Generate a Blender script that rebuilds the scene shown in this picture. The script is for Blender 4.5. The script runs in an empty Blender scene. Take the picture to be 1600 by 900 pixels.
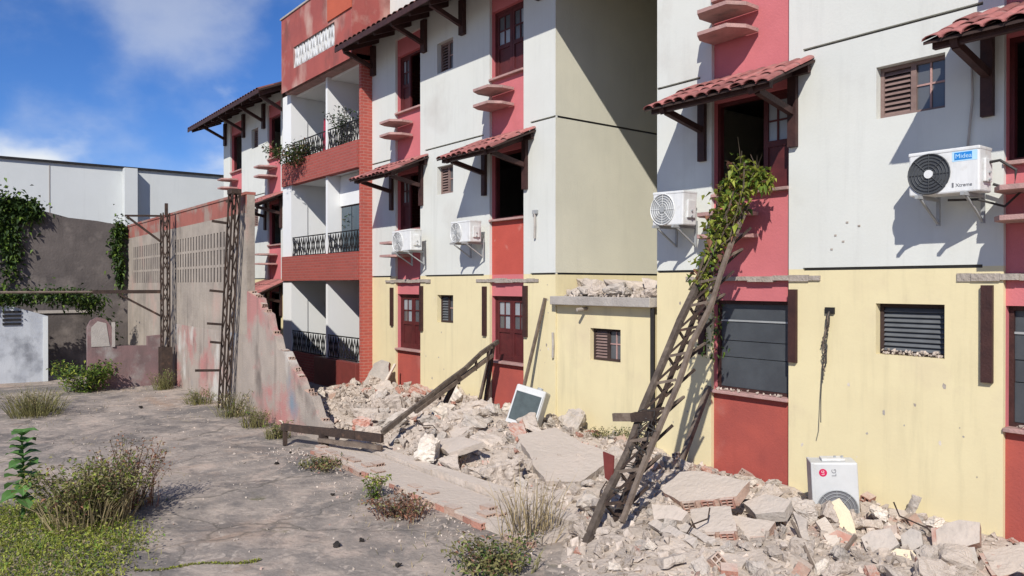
import bpy, bmesh, math, random
from mathutils import Vector, Matrix, Euler, noise
random.seed(7)
R = math.radians
sc = bpy.context.scene
col = sc.collection

# ------------------------------------------------------------------ camera, sky, sun, exposure
cam = bpy.data.cameras.new('camera')
cam.sensor_width = 36; cam.lens = 36 * 1197 / 1600; cam.clip_end = 3000
co = bpy.data.objects.new('camera', cam); col.objects.link(co)
co.location = (0, -8.97, 2.6)
co.rotation_euler = (R(90 - 0.24), 0, R(90 - 37.8))
sc.camera = co
SUN = Vector((0.80, -1.0, 1.0)).normalized()          # towards the sun
w = bpy.data.worlds.new('World'); sc.world = w; w.use_nodes = True
nt = w.node_tree; nt.nodes.clear()
def N(t, **k):
    n = nt.nodes.new(t)
    for a, b in k.items(): setattr(n, a, b)
    return n
sky = N('ShaderNodeTexSky', sky_type='NISHITA', sun_disc=False)
sky.sun_elevation = math.asin(SUN.z); sky.sun_rotation = math.atan2(SUN.x, SUN.y)
sky.air_density = 1.0; sky.dust_density = 0.15; sky.ozone_density = 3.5; sky.altitude = 900
hs = N('ShaderNodeHueSaturation'); hs.inputs['Saturation'].default_value = 1.1; hs.inputs['Value'].default_value = 1.0
tc = N('ShaderNodeTexCoord')
mp = N('ShaderNodeMapping'); mp.inputs['Scale'].default_value = (1.0, 1.0, 1.5); mp.inputs['Location'].default_value = (0.3, 3.3, 0.08)
nz = N('ShaderNodeTexNoise'); nz.inputs['Scale'].default_value = 3.0; nz.inputs['Detail'].default_value = 9; nz.inputs['Roughness'].default_value = 0.52; nz.inputs['Distortion'].default_value = 0.0
rp = N('ShaderNodeValToRGB'); rp.color_ramp.elements[0].position = 0.5; rp.color_ramp.elements[1].position = 0.7
rp.color_ramp.interpolation = 'EASE'
mx = N('ShaderNodeMixRGB'); mx.inputs[2].default_value = (6.3, 6.45, 6.5, 1)
mu = N('ShaderNodeMath', operation='MULTIPLY'); mu.inputs[1].default_value = 0.4
bg = N('ShaderNodeBackground'); bg.inputs['Strength'].default_value = 0.112
wo = N('ShaderNodeOutputWorld')
L = nt.links.new
tint = N('ShaderNodeMixRGB', blend_type='MULTIPLY'); tint.inputs[0].default_value = 1; tint.inputs[2].default_value = (0.54, 0.63, 0.87, 1)
L(sky.outputs[0], tint.inputs[1]); L(tint.outputs[0], hs.inputs['Color']); L(tc.outputs['Generated'], mp.inputs[0]); L(mp.outputs[0], nz.inputs['Vector'])
L(nz.outputs['Fac'], rp.inputs[0]); L(rp.outputs[0], mu.inputs[0]); L(mu.outputs[0], mx.inputs[0]); L(hs.outputs[0], mx.inputs[1])
# a belt of cumulus low over the horizon, all the way round
sx = N('ShaderNodeSeparateXYZ'); el = N('ShaderNodeMapRange'); el.inputs[1].default_value = 0.27; el.inputs[2].default_value = 0.06; el.inputs[3].default_value = 0.0; el.inputs[4].default_value = 0.28
mp2 = N('ShaderNodeMapping'); mp2.inputs['Scale'].default_value = (1, 1, 1.7); mp2.inputs['Location'].default_value = (5.2, 0.1, 0.3)
nz2 = N('ShaderNodeTexNoise'); nz2.inputs['Scale'].default_value = 5.2; nz2.inputs['Detail'].default_value = 8; nz2.inputs['Roughness'].default_value = 0.48
ad = N('ShaderNodeMath', operation='ADD'); rp2 = N('ShaderNodeValToRGB'); rp2.color_ramp.elements[0].position = 0.62; rp2.color_ramp.elements[1].position = 0.80; rp2.color_ramp.interpolation = 'EASE'
mx2 = N('ShaderNodeMixRGB'); mx2.inputs[2].default_value = (6.2, 6.5, 6.8, 1)
L(tc.outputs['Generated'], sx.inputs[0]); L(sx.outputs[2], el.inputs[0]); L(tc.outputs['Generated'], mp2.inputs[0]); L(mp2.outputs[0], nz2.inputs['Vector'])
L(nz2.outputs['Fac'], ad.inputs[0]); L(el.outputs[0], ad.inputs[1]); L(ad.outputs[0], rp2.inputs[0]); L(rp2.outputs[0], mx2.inputs[0]); L(mx.outputs[0], mx2.inputs[1])
L(mx2.outputs[0], bg.inputs[0]); L(bg.outputs[0], wo.inputs[0])
sl = bpy.data.lights.new('sun', 'SUN'); sl.energy = 4.2; sl.angle = R(0.55); sl.color = (1.0, 0.955, 0.885)
so = bpy.data.objects.new('sun', sl); col.objects.link(so); so.location = (20, -30, 30)
so.rotation_euler = (-SUN).to_track_quat('-Z', 'Y').to_euler()
sc.view_settings.view_transform = 'Standard'; sc.view_settings.look = 'None'
sc.view_settings.exposure = 0.28; sc.view_settings.gamma = 1

# ------------------------------------------------------------------ materials
MATS = {}
def mat(name, c1, c2=None, scale=3.0, rough=0.85, bump=0.25, bscale=40, c3=None, streak=0.0, spec=0.3, metal=0.0, island=0.0, objrand=0.0, t3=(0.56, 0.7), s3=1.2):
    """procedural: two-tone noise, optional third stain colour, optional vertical streaks, fine bump"""
    m = bpy.data.materials.new(name); m.use_nodes = True; MATS[name] = m
    t = m.node_tree; b = t.nodes['Principled BSDF']; l = t.links.new
    b.inputs['Roughness'].default_value = rough; b.inputs['Metallic'].default_value = metal
    b.inputs['Specular IOR Level'].default_value = spec
    g = t.nodes.new('ShaderNodeTexCoord')
    n = t.nodes.new('ShaderNodeTexNoise'); n.inputs['Scale'].default_value = scale; n.inputs['Detail'].default_value = 8; n.inputs['Roughness'].default_value = 0.62
    l(g.outputs['Object'], n.inputs['Vector'])
    r = t.nodes.new('ShaderNodeValToRGB'); c2 = c2 or tuple(x * 0.8 for x in c1)
    r.color_ramp.elements[0].position = 0.35; r.color_ramp.elements[1].position = 0.65
    r.color_ramp.elements[0].color = (*c2, 1); r.color_ramp.elements[1].color = (*c1, 1)
    l(n.outputs['Fac'], r.inputs[0]); out = r.outputs[0]
    def mixin(fac, colr, src):
        x = t.nodes.new('ShaderNodeMixRGB'); l(fac, x.inputs[0]); l(src, x.inputs[1]); x.inputs[2].default_value = (*colr, 1); return x.outputs[0]
    if c3:
        n3 = t.nodes.new('ShaderNodeTexNoise'); n3.inputs['Scale'].default_value = s3; n3.inputs['Detail'].default_value = 7; n3.inputs['Roughness'].default_value = 0.6
        mp3 = t.nodes.new('ShaderNodeMapping'); mp3.inputs['Location'].default_value = (3.7, 1.9, 8.1); l(g.outputs['Object'], mp3.inputs[0]); l(mp3.outputs[0], n3.inputs['Vector'])
        r3 = t.nodes.new('ShaderNodeValToRGB'); r3.color_ramp.elements[0].position = t3[0]; r3.color_ramp.elements[1].position = t3[1]
        l(n3.outputs['Fac'], r3.inputs[0]); out = mixin(r3.outputs[0], c3, out)
    if streak:
        mps = t.nodes.new('ShaderNodeMapping'); mps.inputs['Scale'].default_value = (3.2, 3.2, 0.3); l(g.outputs['Object'], mps.inputs[0])
        ns = t.nodes.new('ShaderNodeTexNoise'); ns.inputs['Scale'].default_value = 1.3; ns.inputs['Detail'].default_value = 9; ns.inputs['Roughness'].default_value = 0.68; l(mps.outputs[0], ns.inputs['Vector'])
        rs = t.nodes.new('ShaderNodeValToRGB'); rs.color_ramp.elements[0].position = 0.52; rs.color_ramp.elements[1].position = 0.8
        l(ns.outputs['Fac'], rs.inputs[0]); ms = t.nodes.new('ShaderNodeMath'); ms.operation = 'MULTIPLY'; ms.inputs[1].default_value = streak
        l(rs.outputs[0], ms.inputs[0]); out = mixin(ms.outputs[0], tuple(x * 0.42 for x in c2), out)
    if island or objrand:
        s = t.nodes.new('ShaderNodeMath'); s.operation = 'MULTIPLY_ADD'
        if island:
            gi = t.nodes.new('ShaderNodeNewGeometry'); l(gi.outputs['Random Per Island'], s.inputs[0]); a = island
        else:
            oi = t.nodes.new('ShaderNodeObjectInfo'); l(oi.outputs['Random'], s.inputs[0]); a = objrand
        s.inputs[1].default_value = 2 * a; s.inputs[2].default_value = 1 - a
        h = t.nodes.new('ShaderNodeHueSaturation'); l(s.outputs[0], h.inputs['Value']); l(out, h.inputs['Color']); out = h.outputs[0]
    l(out, b.inputs['Base Color'])
    if bump:
        nb = t.nodes.new('ShaderNodeTexNoise'); nb.inputs['Scale'].default_value = bscale; nb.inputs['Detail'].default_value = 6
        l(g.outputs['Object'], nb.inputs['Vector'])
        bp = t.nodes.new('ShaderNodeBump'); bp.inputs['Strength'].default_value = bump; bp.inputs['Distance'].default_value = 0.02
        l(nb.outputs['Fac'], bp.inputs['Height']); l(bp.outputs[0], b.inputs['Normal'])
    return m
def leafmat(name, c1, c2, trans=0.3):
    m = mat(name, c1, c2, scale=6, rough=0.55, bump=0, island=0.45)
    t = m.node_tree; b = t.nodes['Principled BSDF']; o = t.nodes['Material Output']
    src = b.inputs['Base Color'].links[0].from_socket
    tr = t.nodes.new('ShaderNodeBsdfTranslucent'); t.links.new(src, tr.inputs[0])
    mxs = t.nodes.new('ShaderNodeMixShader'); mxs.inputs[0].default_value = trans
    t.links.new(b.outputs[0], mxs.inputs[1]); t.links.new(tr.outputs[0], mxs.inputs[2]); t.links.new(mxs.outputs[0], o.inputs[0])
    return m

mat('white', (0.635, 0.645, 0.60), (0.595, 0.605, 0.56), scale=0.8, bump=0.09, bscale=30, c3=(0.50, 0.485, 0.44), t3=(0.58, 0.84), s3=0.7, streak=0.24)
mat('cream', (0.60, 0.575, 0.46), (0.54, 0.52, 0.42), scale=0.8, bump=0.2, bscale=30, streak=0.12)
mat('yellow', (0.72, 0.63, 0.385), (0.67, 0.58, 0.355), scale=1.1, bump=0.08, bscale=25, c3=(0.60, 0.50, 0.33), t3=(0.56, 0.8), s3=0.9, streak=0.32)
mat('pink', (0.56, 0.165, 0.175), (0.50, 0.145, 0.155), scale=1.5, bump=0.2, c3=(0.44, 0.13, 0.13), t3=(0.6, 0.8))
mat('red', (0.40, 0.088, 0.066), (0.33, 0.075, 0.06), scale=2, bump=0.2, c3=(0.42, 0.16, 0.13), t3=(0.58, 0.8), streak=0.2)
mat('brightred', (0.47, 0.085, 0.062), (0.42, 0.075, 0.055), scale=2, bump=0.2, c3=(0.50, 0.22, 0.18), t3=(0.62, 0.75), s3=2.5)
mat('attic', (0.37, 0.095, 0.078), (0.30, 0.08, 0.07), scale=1.2, bump=0.2, c3=(0.45, 0.26, 0.21), t3=(0.58, 0.72), streak=0.45)
mat('orange', (0.48, 0.11, 0.06), (0.42, 0.095, 0.055), scale=1.2, bump=0.2)
mat('wood', (0.060, 0.026, 0.022), (0.035, 0.016, 0.015), scale=6, rough=0.6, bump=0.3)
mat('maroon', (0.105, 0.022, 0.022), (0.07, 0.016, 0.017), scale=5, rough=0.5, bump=0.15)
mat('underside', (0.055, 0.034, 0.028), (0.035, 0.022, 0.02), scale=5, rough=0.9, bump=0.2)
mat('tile', (0.36, 0.14, 0.125), (0.22, 0.075, 0.07), scale=5, bump=0.35, c3=(0.20, 0.12, 0.11), t3=(0.5, 0.68), s3=5, objrand=0.34)
mat('rooftile', (0.15, 0.06, 0.045), (0.10, 0.045, 0.04), scale=5, bump=0.3, objrand=0.2)
mat('concrete', (0.42, 0.385, 0.345), (0.34, 0.31, 0.28), scale=4, bump=0.5, c3=(0.27, 0.24, 0.21), t3=(0.58, 0.75))
mat('scar', (0.40, 0.35, 0.30), (0.30, 0.26, 0.22), scale=9, bump=0.8, bscale=30)
mat('shelf', (0.46, 0.28, 0.25), (0.36, 0.22, 0.20), scale=4, bump=0.4, c3=(0.25, 0.18, 0.16), t3=(0.52, 0.7), s3=4)
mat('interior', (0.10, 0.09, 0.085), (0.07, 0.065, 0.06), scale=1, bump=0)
mat('balcony', (0.74, 0.745, 0.73), (0.70, 0.71, 0.70), scale=1, bump=0.1)
mat('iron', (0.022, 0.02, 0.02), (0.014, 0.013, 0.013), scale=20, rough=0.6, bump=0.1)
mat('rust', (0.066, 0.043, 0.032), (0.036, 0.025, 0.021), scale=7, rough=0.85, bump=0.5, c3=(0.13, 0.075, 0.05), t3=(0.6, 0.75), s3=6)
mat('weathered', (0.125, 0.098, 0.077), (0.062, 0.047, 0.038), scale=7, rough=0.9, bump=0.6, c3=(0.19, 0.15, 0.115), t3=(0.55, 0.7), s3=5)
mat('rustpale', (0.20, 0.155, 0.12), (0.115, 0.088, 0.07), scale=6, rough=0.9, bump=0.5, c3=(0.09, 0.06, 0.045), t3=(0.55, 0.7), s3=5)
mat('acwhite', (0.72, 0.725, 0.71), (0.66, 0.665, 0.65), scale=3, rough=0.5, bump=0.03, spec=0.4, c3=(0.44, 0.40, 0.34), t3=(0.54, 0.78), s3=3.5, streak=0.45)
mat('acgrey', (0.35, 0.36, 0.36), (0.29, 0.30, 0.30), scale=4, rough=0.5, bump=0.05)
mat('acdark', (0.075, 0.08, 0.085), (0.05, 0.053, 0.058), scale=6, rough=0.5, bump=0.05)
mat('coil', (0.085, 0.11, 0.115), (0.06, 0.078, 0.083), scale=8, rough=0.7, bump=0.3, bscale=120)
mat('blue', (0.02, 0.23, 0.62), (0.018, 0.20, 0.56), scale=3, rough=0.4, bump=0)
mat('paleblue', (0.45, 0.68, 0.85), (0.42, 0.64, 0.8), scale=3, rough=0.4, bump=0)
mat('logored', (0.55, 0.02, 0.09), (0.50, 0.018, 0.08), scale=3, rough=0.4, bump=0)
mat('ink', (0.18, 0.18, 0.19), (0.15, 0.15, 0.16), scale=3, rough=0.5, bump=0)
mat('cable', (0.05, 0.045, 0.042), (0.03, 0.028, 0.027), scale=9, rough=0.6, bump=0)
mat('wallgrey', (0.40, 0.345, 0.285), (0.29, 0.25, 0.21), scale=1.3, bump=0.5, bscale=18, c3=(0.21, 0.18, 0.155), t3=(0.52, 0.75), s3=0.8, streak=0.75)
mat('wallband', (0.36, 0.125, 0.095), (0.28, 0.10, 0.08), scale=1.4, bump=0.4, c3=(0.30, 0.22, 0.18), t3=(0.48, 0.62), streak=0.7, s3=1.6)
mat('wallpink', (0.41, 0.345, 0.29), (0.32, 0.275, 0.235), scale=1.5, bump=0.5, c3=(0.42, 0.20, 0.18), t3=(0.50, 0.62), s3=0.85, streak=0.75)
def patch(name, colr, loc, scale, lo, hi):
    t = MATS[name].node_tree; l = t.links.new; b = t.nodes['Principled BSDF']; src = b.inputs['Base Color'].links[0].from_socket
    g = t.nodes.new('ShaderNodeTexCoord'); m_ = t.nodes.new('ShaderNodeMapping'); m_.inputs['Location'].default_value = loc; m_.inputs['Scale'].default_value = (1, 1, .6); n = t.nodes.new('ShaderNodeTexNoise'); n.inputs['Scale'].default_value = scale; n.inputs['Detail'].default_value = 6
    l(g.outputs['Object'], m_.inputs[0]); l(m_.outputs[0], n.inputs['Vector']); r = t.nodes.new('ShaderNodeValToRGB'); r.color_ramp.elements[0].position = lo; r.color_ramp.elements[1].position = hi; l(n.outputs['Fac'], r.inputs[0])
    x = t.nodes.new('ShaderNodeMixRGB'); l(r.outputs[0], x.inputs[0]); l(src, x.inputs[1]); x.inputs[2].default_value = (*colr, 1); l(x.outputs[0], b.inputs['Base Color'])
patch('wallpink', (0.20, 0.24, 0.28), (3.1, 0, 4.4), 0.9, .56, .66); patch('wallpink', (0.17, 0.14, 0.12), (8.1, 2, .4), 1.6, .58, .72); patch('wallpink', (0.52, 0.49, 0.44), (1.1, 5, 2.4), 1.3, .60, .70)
patch('attic', (0.47, 0.30, 0.25), (3, 1, 2), 1.1, .52, .68); patch('attic', (0.20, 0.07, 0.06), (7, 4, 1), 1.4, .56, .7)
patch('wallgrey', (0.43, 0.30, 0.25), (2.2, 1, 7), 0.8, .58, .72)
mat('darkwall', (0.135, 0.115, 0.105), (0.085, 0.073, 0.068), scale=0.9, bump=0.5, bscale=15, c3=(0.21, 0.18, 0.16), t3=(0.55, 0.75), streak=0.5)
mat('farwhite', (0.60, 0.62, 0.61), (0.55, 0.57, 0.56), scale=0.35, bump=0.1, streak=0.16)
mat('ruinwhite', (0.50, 0.52, 0.54), (0.38, 0.40, 0.43), scale=1.6, bump=0.4, c3=(0.22, 0.23, 0.25), t3=(0.53, 0.66), s3=1.0, streak=0.3)
mat('ruinpink', (0.25, 0.15, 0.145), (0.17, 0.12, 0.115), scale=2.2, bump=0.5, c3=(0.30, 0.27, 0.25), t3=(0.55, 0.68), s3=1.3, streak=0.4)
mat('rubble', (0.52, 0.44, 0.37), (0.41, 0.345, 0.285), scale=5, bump=0.9, bscale=25, c3=(0.33, 0.27, 0.22), t3=(0.55, 0.7), s3=4, objrand=0.16)
mat('rubblegrey', (0.47, 0.42, 0.365), (0.36, 0.32, 0.28), scale=4, bump=0.7, bscale=25, c3=(0.48, 0.42, 0.36), t3=(0.55, 0.7), objrand=0.14)
mat('slabface', (0.53, 0.455, 0.385), (0.43, 0.37, 0.31), scale=2.5, bump=0.8, bscale=18, c3=(0.57, 0.47, 0.385), t3=(0.53, 0.7), s3=3, objrand=0.1)
mat('clay', (0.46, 0.225, 0.165), (0.38, 0.185, 0.135), scale=6, bump=0.6, bscale=30, c3=(0.48, 0.38, 0.32), t3=(0.55, 0.68), s3=5, objrand=0.18)
mat('claydust', (0.48, 0.335, 0.26), (0.38, 0.265, 0.205), scale=6, bump=0.6, bscale=30, c3=(0.46, 0.23, 0.17), t3=(0.56, 0.68), s3=5, objrand=0.15)
mat('plasterwhite', (0.70, 0.63, 0.54), (0.60, 0.535, 0.455), scale=4, bump=0.5, objrand=0.08)
mat('plastercream', (0.72, 0.62, 0.43), (0.63, 0.54, 0.39), scale=3, bump=0.5, objrand=0.06)
mat('bed', (0.50, 0.425, 0.355), (0.39, 0.33, 0.275), scale=3.5, bump=1.0, bscale=30, c3=(0.46, 0.27, 0.215), t3=(0.58, 0.7), s3=1.4)
mat('gravel', (0.54, 0.46, 0.385), (0.38, 0.32, 0.27), scale=9, bump=0.6, bscale=40, island=0.3, c3=(0.45, 0.24, 0.19), t3=(0.6, 0.66), s3=1.6)
mat('clod', (0.035, 0.028, 0.024), (0.02, 0.017, 0.015), scale=9, bump=0.6)
mat('slatgrey', (0.135, 0.142, 0.148), (0.105, 0.11, 0.115), scale=6, rough=0.5, bump=0.05)
mat('winwood', (0.24, 0.165, 0.145), (0.18, 0.12, 0.105), scale=6, rough=0.7, bump=0.2)
mat('acpale', (0.56, 0.565, 0.555), (0.50, 0.505, 0.495), scale=3, rough=0.45, bump=0.03, c3=(0.44, 0.41, 0.36), t3=(0.55, 0.8))
mat('shadecloth', (0.072, 0.08, 0.088), (0.055, 0.06, 0.067), scale=3, rough=0.35, bump=0.05)
mat('curtain', (0.55, 0.55, 0.54), (0.40, 0.40, 0.40), scale=12, rough=0.8, bump=0.1)
mat('planter', (0.20, 0.045, 0.038), (0.15, 0.036, 0.031), scale=5, rough=0.5, bump=0.15)
mat('bark', (0.12, 0.09, 0.06), (0.07, 0.055, 0.04), scale=10, bump=0.5)
mat('fabricred', (0.42, 0.035, 0.07), (0.34, 0.03, 0.06), scale=5, bump=0.1)
leafmat('leaf', (0.17, 0.25, 0.04), (0.09, 0.155, 0.028), 0.35)
leafmat('leafdark', (0.045, 0.085, 0.02), (0.025, 0.05, 0.013), 0.25)
leafmat('leafbig', (0.12, 0.235, 0.06), (0.07, 0.155, 0.045), 0.35)
leafmat('leaflight', (0.37, 0.39, 0.07), (0.25, 0.30, 0.05), 0.4)
leafmat('dry', (0.44, 0.35, 0.20), (0.31, 0.245, 0.135), 0.3)
leafmat('drygreen', (0.27, 0.245, 0.10), (0.165, 0.165, 0.065), 0.3)
leafmat('seed', (0.28, 0.14, 0.085), (0.19, 0.09, 0.06), 0.25)

def glassmat(name, c, rough=0.08):
    m = mat(name, c, tuple(x * 0.8 for x in c), scale=2, rough=rough, bump=0.02, bscale=3, spec=0.8); return m
def dusty(name, c=(0.52, 0.445, 0.375), amt=0.7):
    t = MATS[name].node_tree; l = t.links.new; b = t.nodes['Principled BSDF']; src = b.inputs['Base Color'].links[0].from_socket
    ge = t.nodes.new('ShaderNodeNewGeometry'); sp = t.nodes.new('ShaderNodeSeparateXYZ'); l(ge.outputs['True Normal'], sp.inputs[0])
    n = t.nodes.new('ShaderNodeTexNoise'); n.inputs['Scale'].default_value = 6; n.inputs['Detail'].default_value = 5; l(ge.outputs['Position'], n.inputs['Vector'])
    a = t.nodes.new('ShaderNodeMath'); a.operation = 'MULTIPLY_ADD'; l(sp.outputs[2], a.inputs[0]); a.inputs[1].default_value = 0.55; l(n.outputs['Fac'], a.inputs[2])
    r = t.nodes.new('ShaderNodeMapRange'); r.inputs[1].default_value = 0.68; r.inputs[2].default_value = 1.0; r.inputs[4].default_value = amt; l(a.outputs[0], r.inputs[0])
    x = t.nodes.new('ShaderNodeMixRGB'); l(r.outputs[0], x.inputs[0]); l(src, x.inputs[1]); x.inputs[2].default_value = (*c, 1); l(x.outputs[0], b.inputs['Base Color'])
for k in ('rubble', 'rubblegrey', 'slabface', 'claydust'): dusty(k)
dusty('clay', amt=0.7); dusty('plasterwhite', c=(0.56, 0.47, 0.38), amt=0.7); dusty('plastercream', c=(0.60, 0.50, 0.37), amt=0.4)
glassmat('glass', (0.018, 0.022, 0.026)); glassmat('glassblue', (0.05, 0.085, 0.11), 0.15); glassmat('panepale', (0.33, 0.36, 0.38), 0.3); glassmat('panemid', (0.11, 0.115, 0.12), 0.2)

def brickmat(name, c1, c2, cm):
    m = mat(name, c1, c2, scale=2, bump=0); t = m.node_tree; l = t.links.new; b = t.nodes['Principled BSDF']
    g = t.nodes.new('ShaderNodeTexCoord'); s = t.nodes.new('ShaderNodeSeparateXYZ'); a = t.nodes.new('ShaderNodeMath'); a.operation = 'ADD'
    c = t.nodes.new('ShaderNodeCombineXYZ'); k = t.nodes.new('ShaderNodeTexBrick')
    l(g.outputs['Object'], s.inputs[0]); l(s.outputs[0], a.inputs[0]); l(s.outputs[1], a.inputs[1]); l(a.outputs[0], c.inputs[0]); l(s.outputs[2], c.inputs[1])
    l(c.outputs[0], k.inputs['Vector']); k.inputs['Scale'].default_value = 1.0
    k.inputs['Brick Width'].default_value = 0.23; k.inputs['Row Height'].default_value = 0.075; k.inputs['Mortar Size'].default_value = 0.009
    k.inputs['Color1'].default_value = (*c1, 1); k.inputs['Color2'].default_value = (*c2, 1); k.inputs['Mortar'].default_value = (*cm, 1)
    l(k.outputs['Color'], b.inputs['Base Color'])
    bp = t.nodes.new('ShaderNodeBump'); bp.invert = True; bp.inputs['Distance'].default_value = 0.01; l(k.outputs['Fac'], bp.inputs['Height']); l(bp.outputs[0], b.inputs['Normal'])
brickmat('brickred', (0.42, 0.09, 0.066), (0.35, 0.078, 0.06), (0.45, 0.19, 0.155))
brickmat('brickdark', (0.37, 0.083, 0.066), (0.31, 0.072, 0.058), (0.34, 0.14, 0.115))

def groundmat():
    m = bpy.data.materials.new('yard'); m.use_nodes = True; MATS['yard'] = m
    t = m.node_tree; l = t.links.new; b = t.nodes['Principled BSDF']; b.inputs['Roughness'].default_value = 0.9; b.inputs['Specular IOR Level'].default_value = 0.2
    g = t.nodes.new('ShaderNodeTexCoord')
    def nn(scale, loc, lo, hi, dist=0.0):
        mp_ = t.nodes.new('ShaderNodeMapping'); mp_.inputs['Location'].default_value = loc; l(g.outputs['Object'], mp_.inputs[0])
        n = t.nodes.new('ShaderNodeTexNoise'); n.inputs['Scale'].default_value = scale; n.inputs['Detail'].default_value = 9; n.inputs['Roughness'].default_value = 0.66; n.inputs['Distortion'].default_value = dist
        l(mp_.outputs[0], n.inputs['Vector']); r = t.nodes.new('ShaderNodeValToRGB'); r.color_ramp.elements[0].position = lo; r.color_ramp.elements[1].position = hi
        l(n.outputs['Fac'], r.inputs[0]); return r.outputs[0]
    def mix(f, a, c):
        x = t.nodes.new('ShaderNodeMixRGB'); l(f, x.inputs[0])
        if isinstance(a, tuple): x.inputs[1].default_value = (*a, 1)
        else: l(a, x.inputs[1])
        x.inputs[2].default_value = (*c, 1); return x.outputs[0]
    o = mix(nn(1.2, (0, 0, 0), 0.38, 0.62, 0.4), (0.38, 0.32, 0.268), (0.225, 0.197, 0.173))
    o = mix(nn(2.3, (5, 2, 1), 0.52, 0.64, 0.6), o, (0.46, 0.38, 0.31))
    o = mix(nn(0.8, (15, 22, 1), 0.54, 0.66, 1.2), o, (0.47, 0.375, 0.305))
    o = mix(nn(0.55, (9, 4, 2), 0.55, 0.68, 0.5), o, (0.34, 0.25, 0.19))
    o = mix(nn(0.9, (2, 11, 7), 0.53, 0.64, 0.8), o, (0.165, 0.145, 0.13))
    o = mix(nn(1.6, (7, 3, 13), 0.63, 0.72, 0.5), o, (0.15, 0.14, 0.075))
    o = mix(nn(14, (1, 1, 4), 0.56, 0.74), o, (0.19, 0.165, 0.14))
    o = mix(nn(22, (6, 1, 2), 0.62, 0.74), o, (0.48, 0.41, 0.35))
    o = mix(nn(0.42, (31, 8, 2), 0.49, 0.60, 0.9), o, (0.175, 0.157, 0.142))
    o = mix(nn(5.5, (3, 18, 2), 0.57, 0.66, 0.9), o, (0.43, 0.365, 0.305))
    dn = t.nodes.new('ShaderNodeTexNoise'); dn.inputs['Scale'].default_value = 1.4; dn.inputs['Detail'].default_value = 5; l(g.outputs['Object'], dn.inputs['Vector'])
    va = t.nodes.new('ShaderNodeVectorMath'); va.operation = 'MULTIPLY_ADD'; va.inputs[1].default_value = (.9, .9, 0); l(dn.outputs['Color'], va.inputs[0]); l(g.outputs['Object'], va.inputs[2])
    vo = t.nodes.new('ShaderNodeTexVoronoi'); vo.feature = 'DISTANCE_TO_EDGE'; vo.inputs['Scale'].default_value = 0.42; l(va.outputs[0], vo.inputs['Vector'])
    vr = t.nodes.new('ShaderNodeMapRange'); vr.inputs[1].default_value = 0.002; vr.inputs[2].default_value = 0.009; vr.inputs[3].default_value = .5; vr.inputs[4].default_value = 0; l(vo.outputs['Distance'], vr.inputs[0])
    o = mix(vr.outputs[0], o, (0.07, 0.065, 0.05))
    l(o, b.inputs['Base Color'])
    nb = t.nodes.new('ShaderNodeTexNoise'); nb.inputs['Scale'].default_value = 12; nb.inputs['Detail'].default_value = 9; l(g.outputs['Object'], nb.inputs['Vector'])
    bp = t.nodes.new('ShaderNodeBump'); bp.inputs['Strength'].default_value = 0.5; bp.inputs['Distance'].default_value = 0.035; l(nb.outputs['Fac'], bp.inputs['Height']); l(bp.outputs[0], b.inputs['Normal'])
groundmat()

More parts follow.
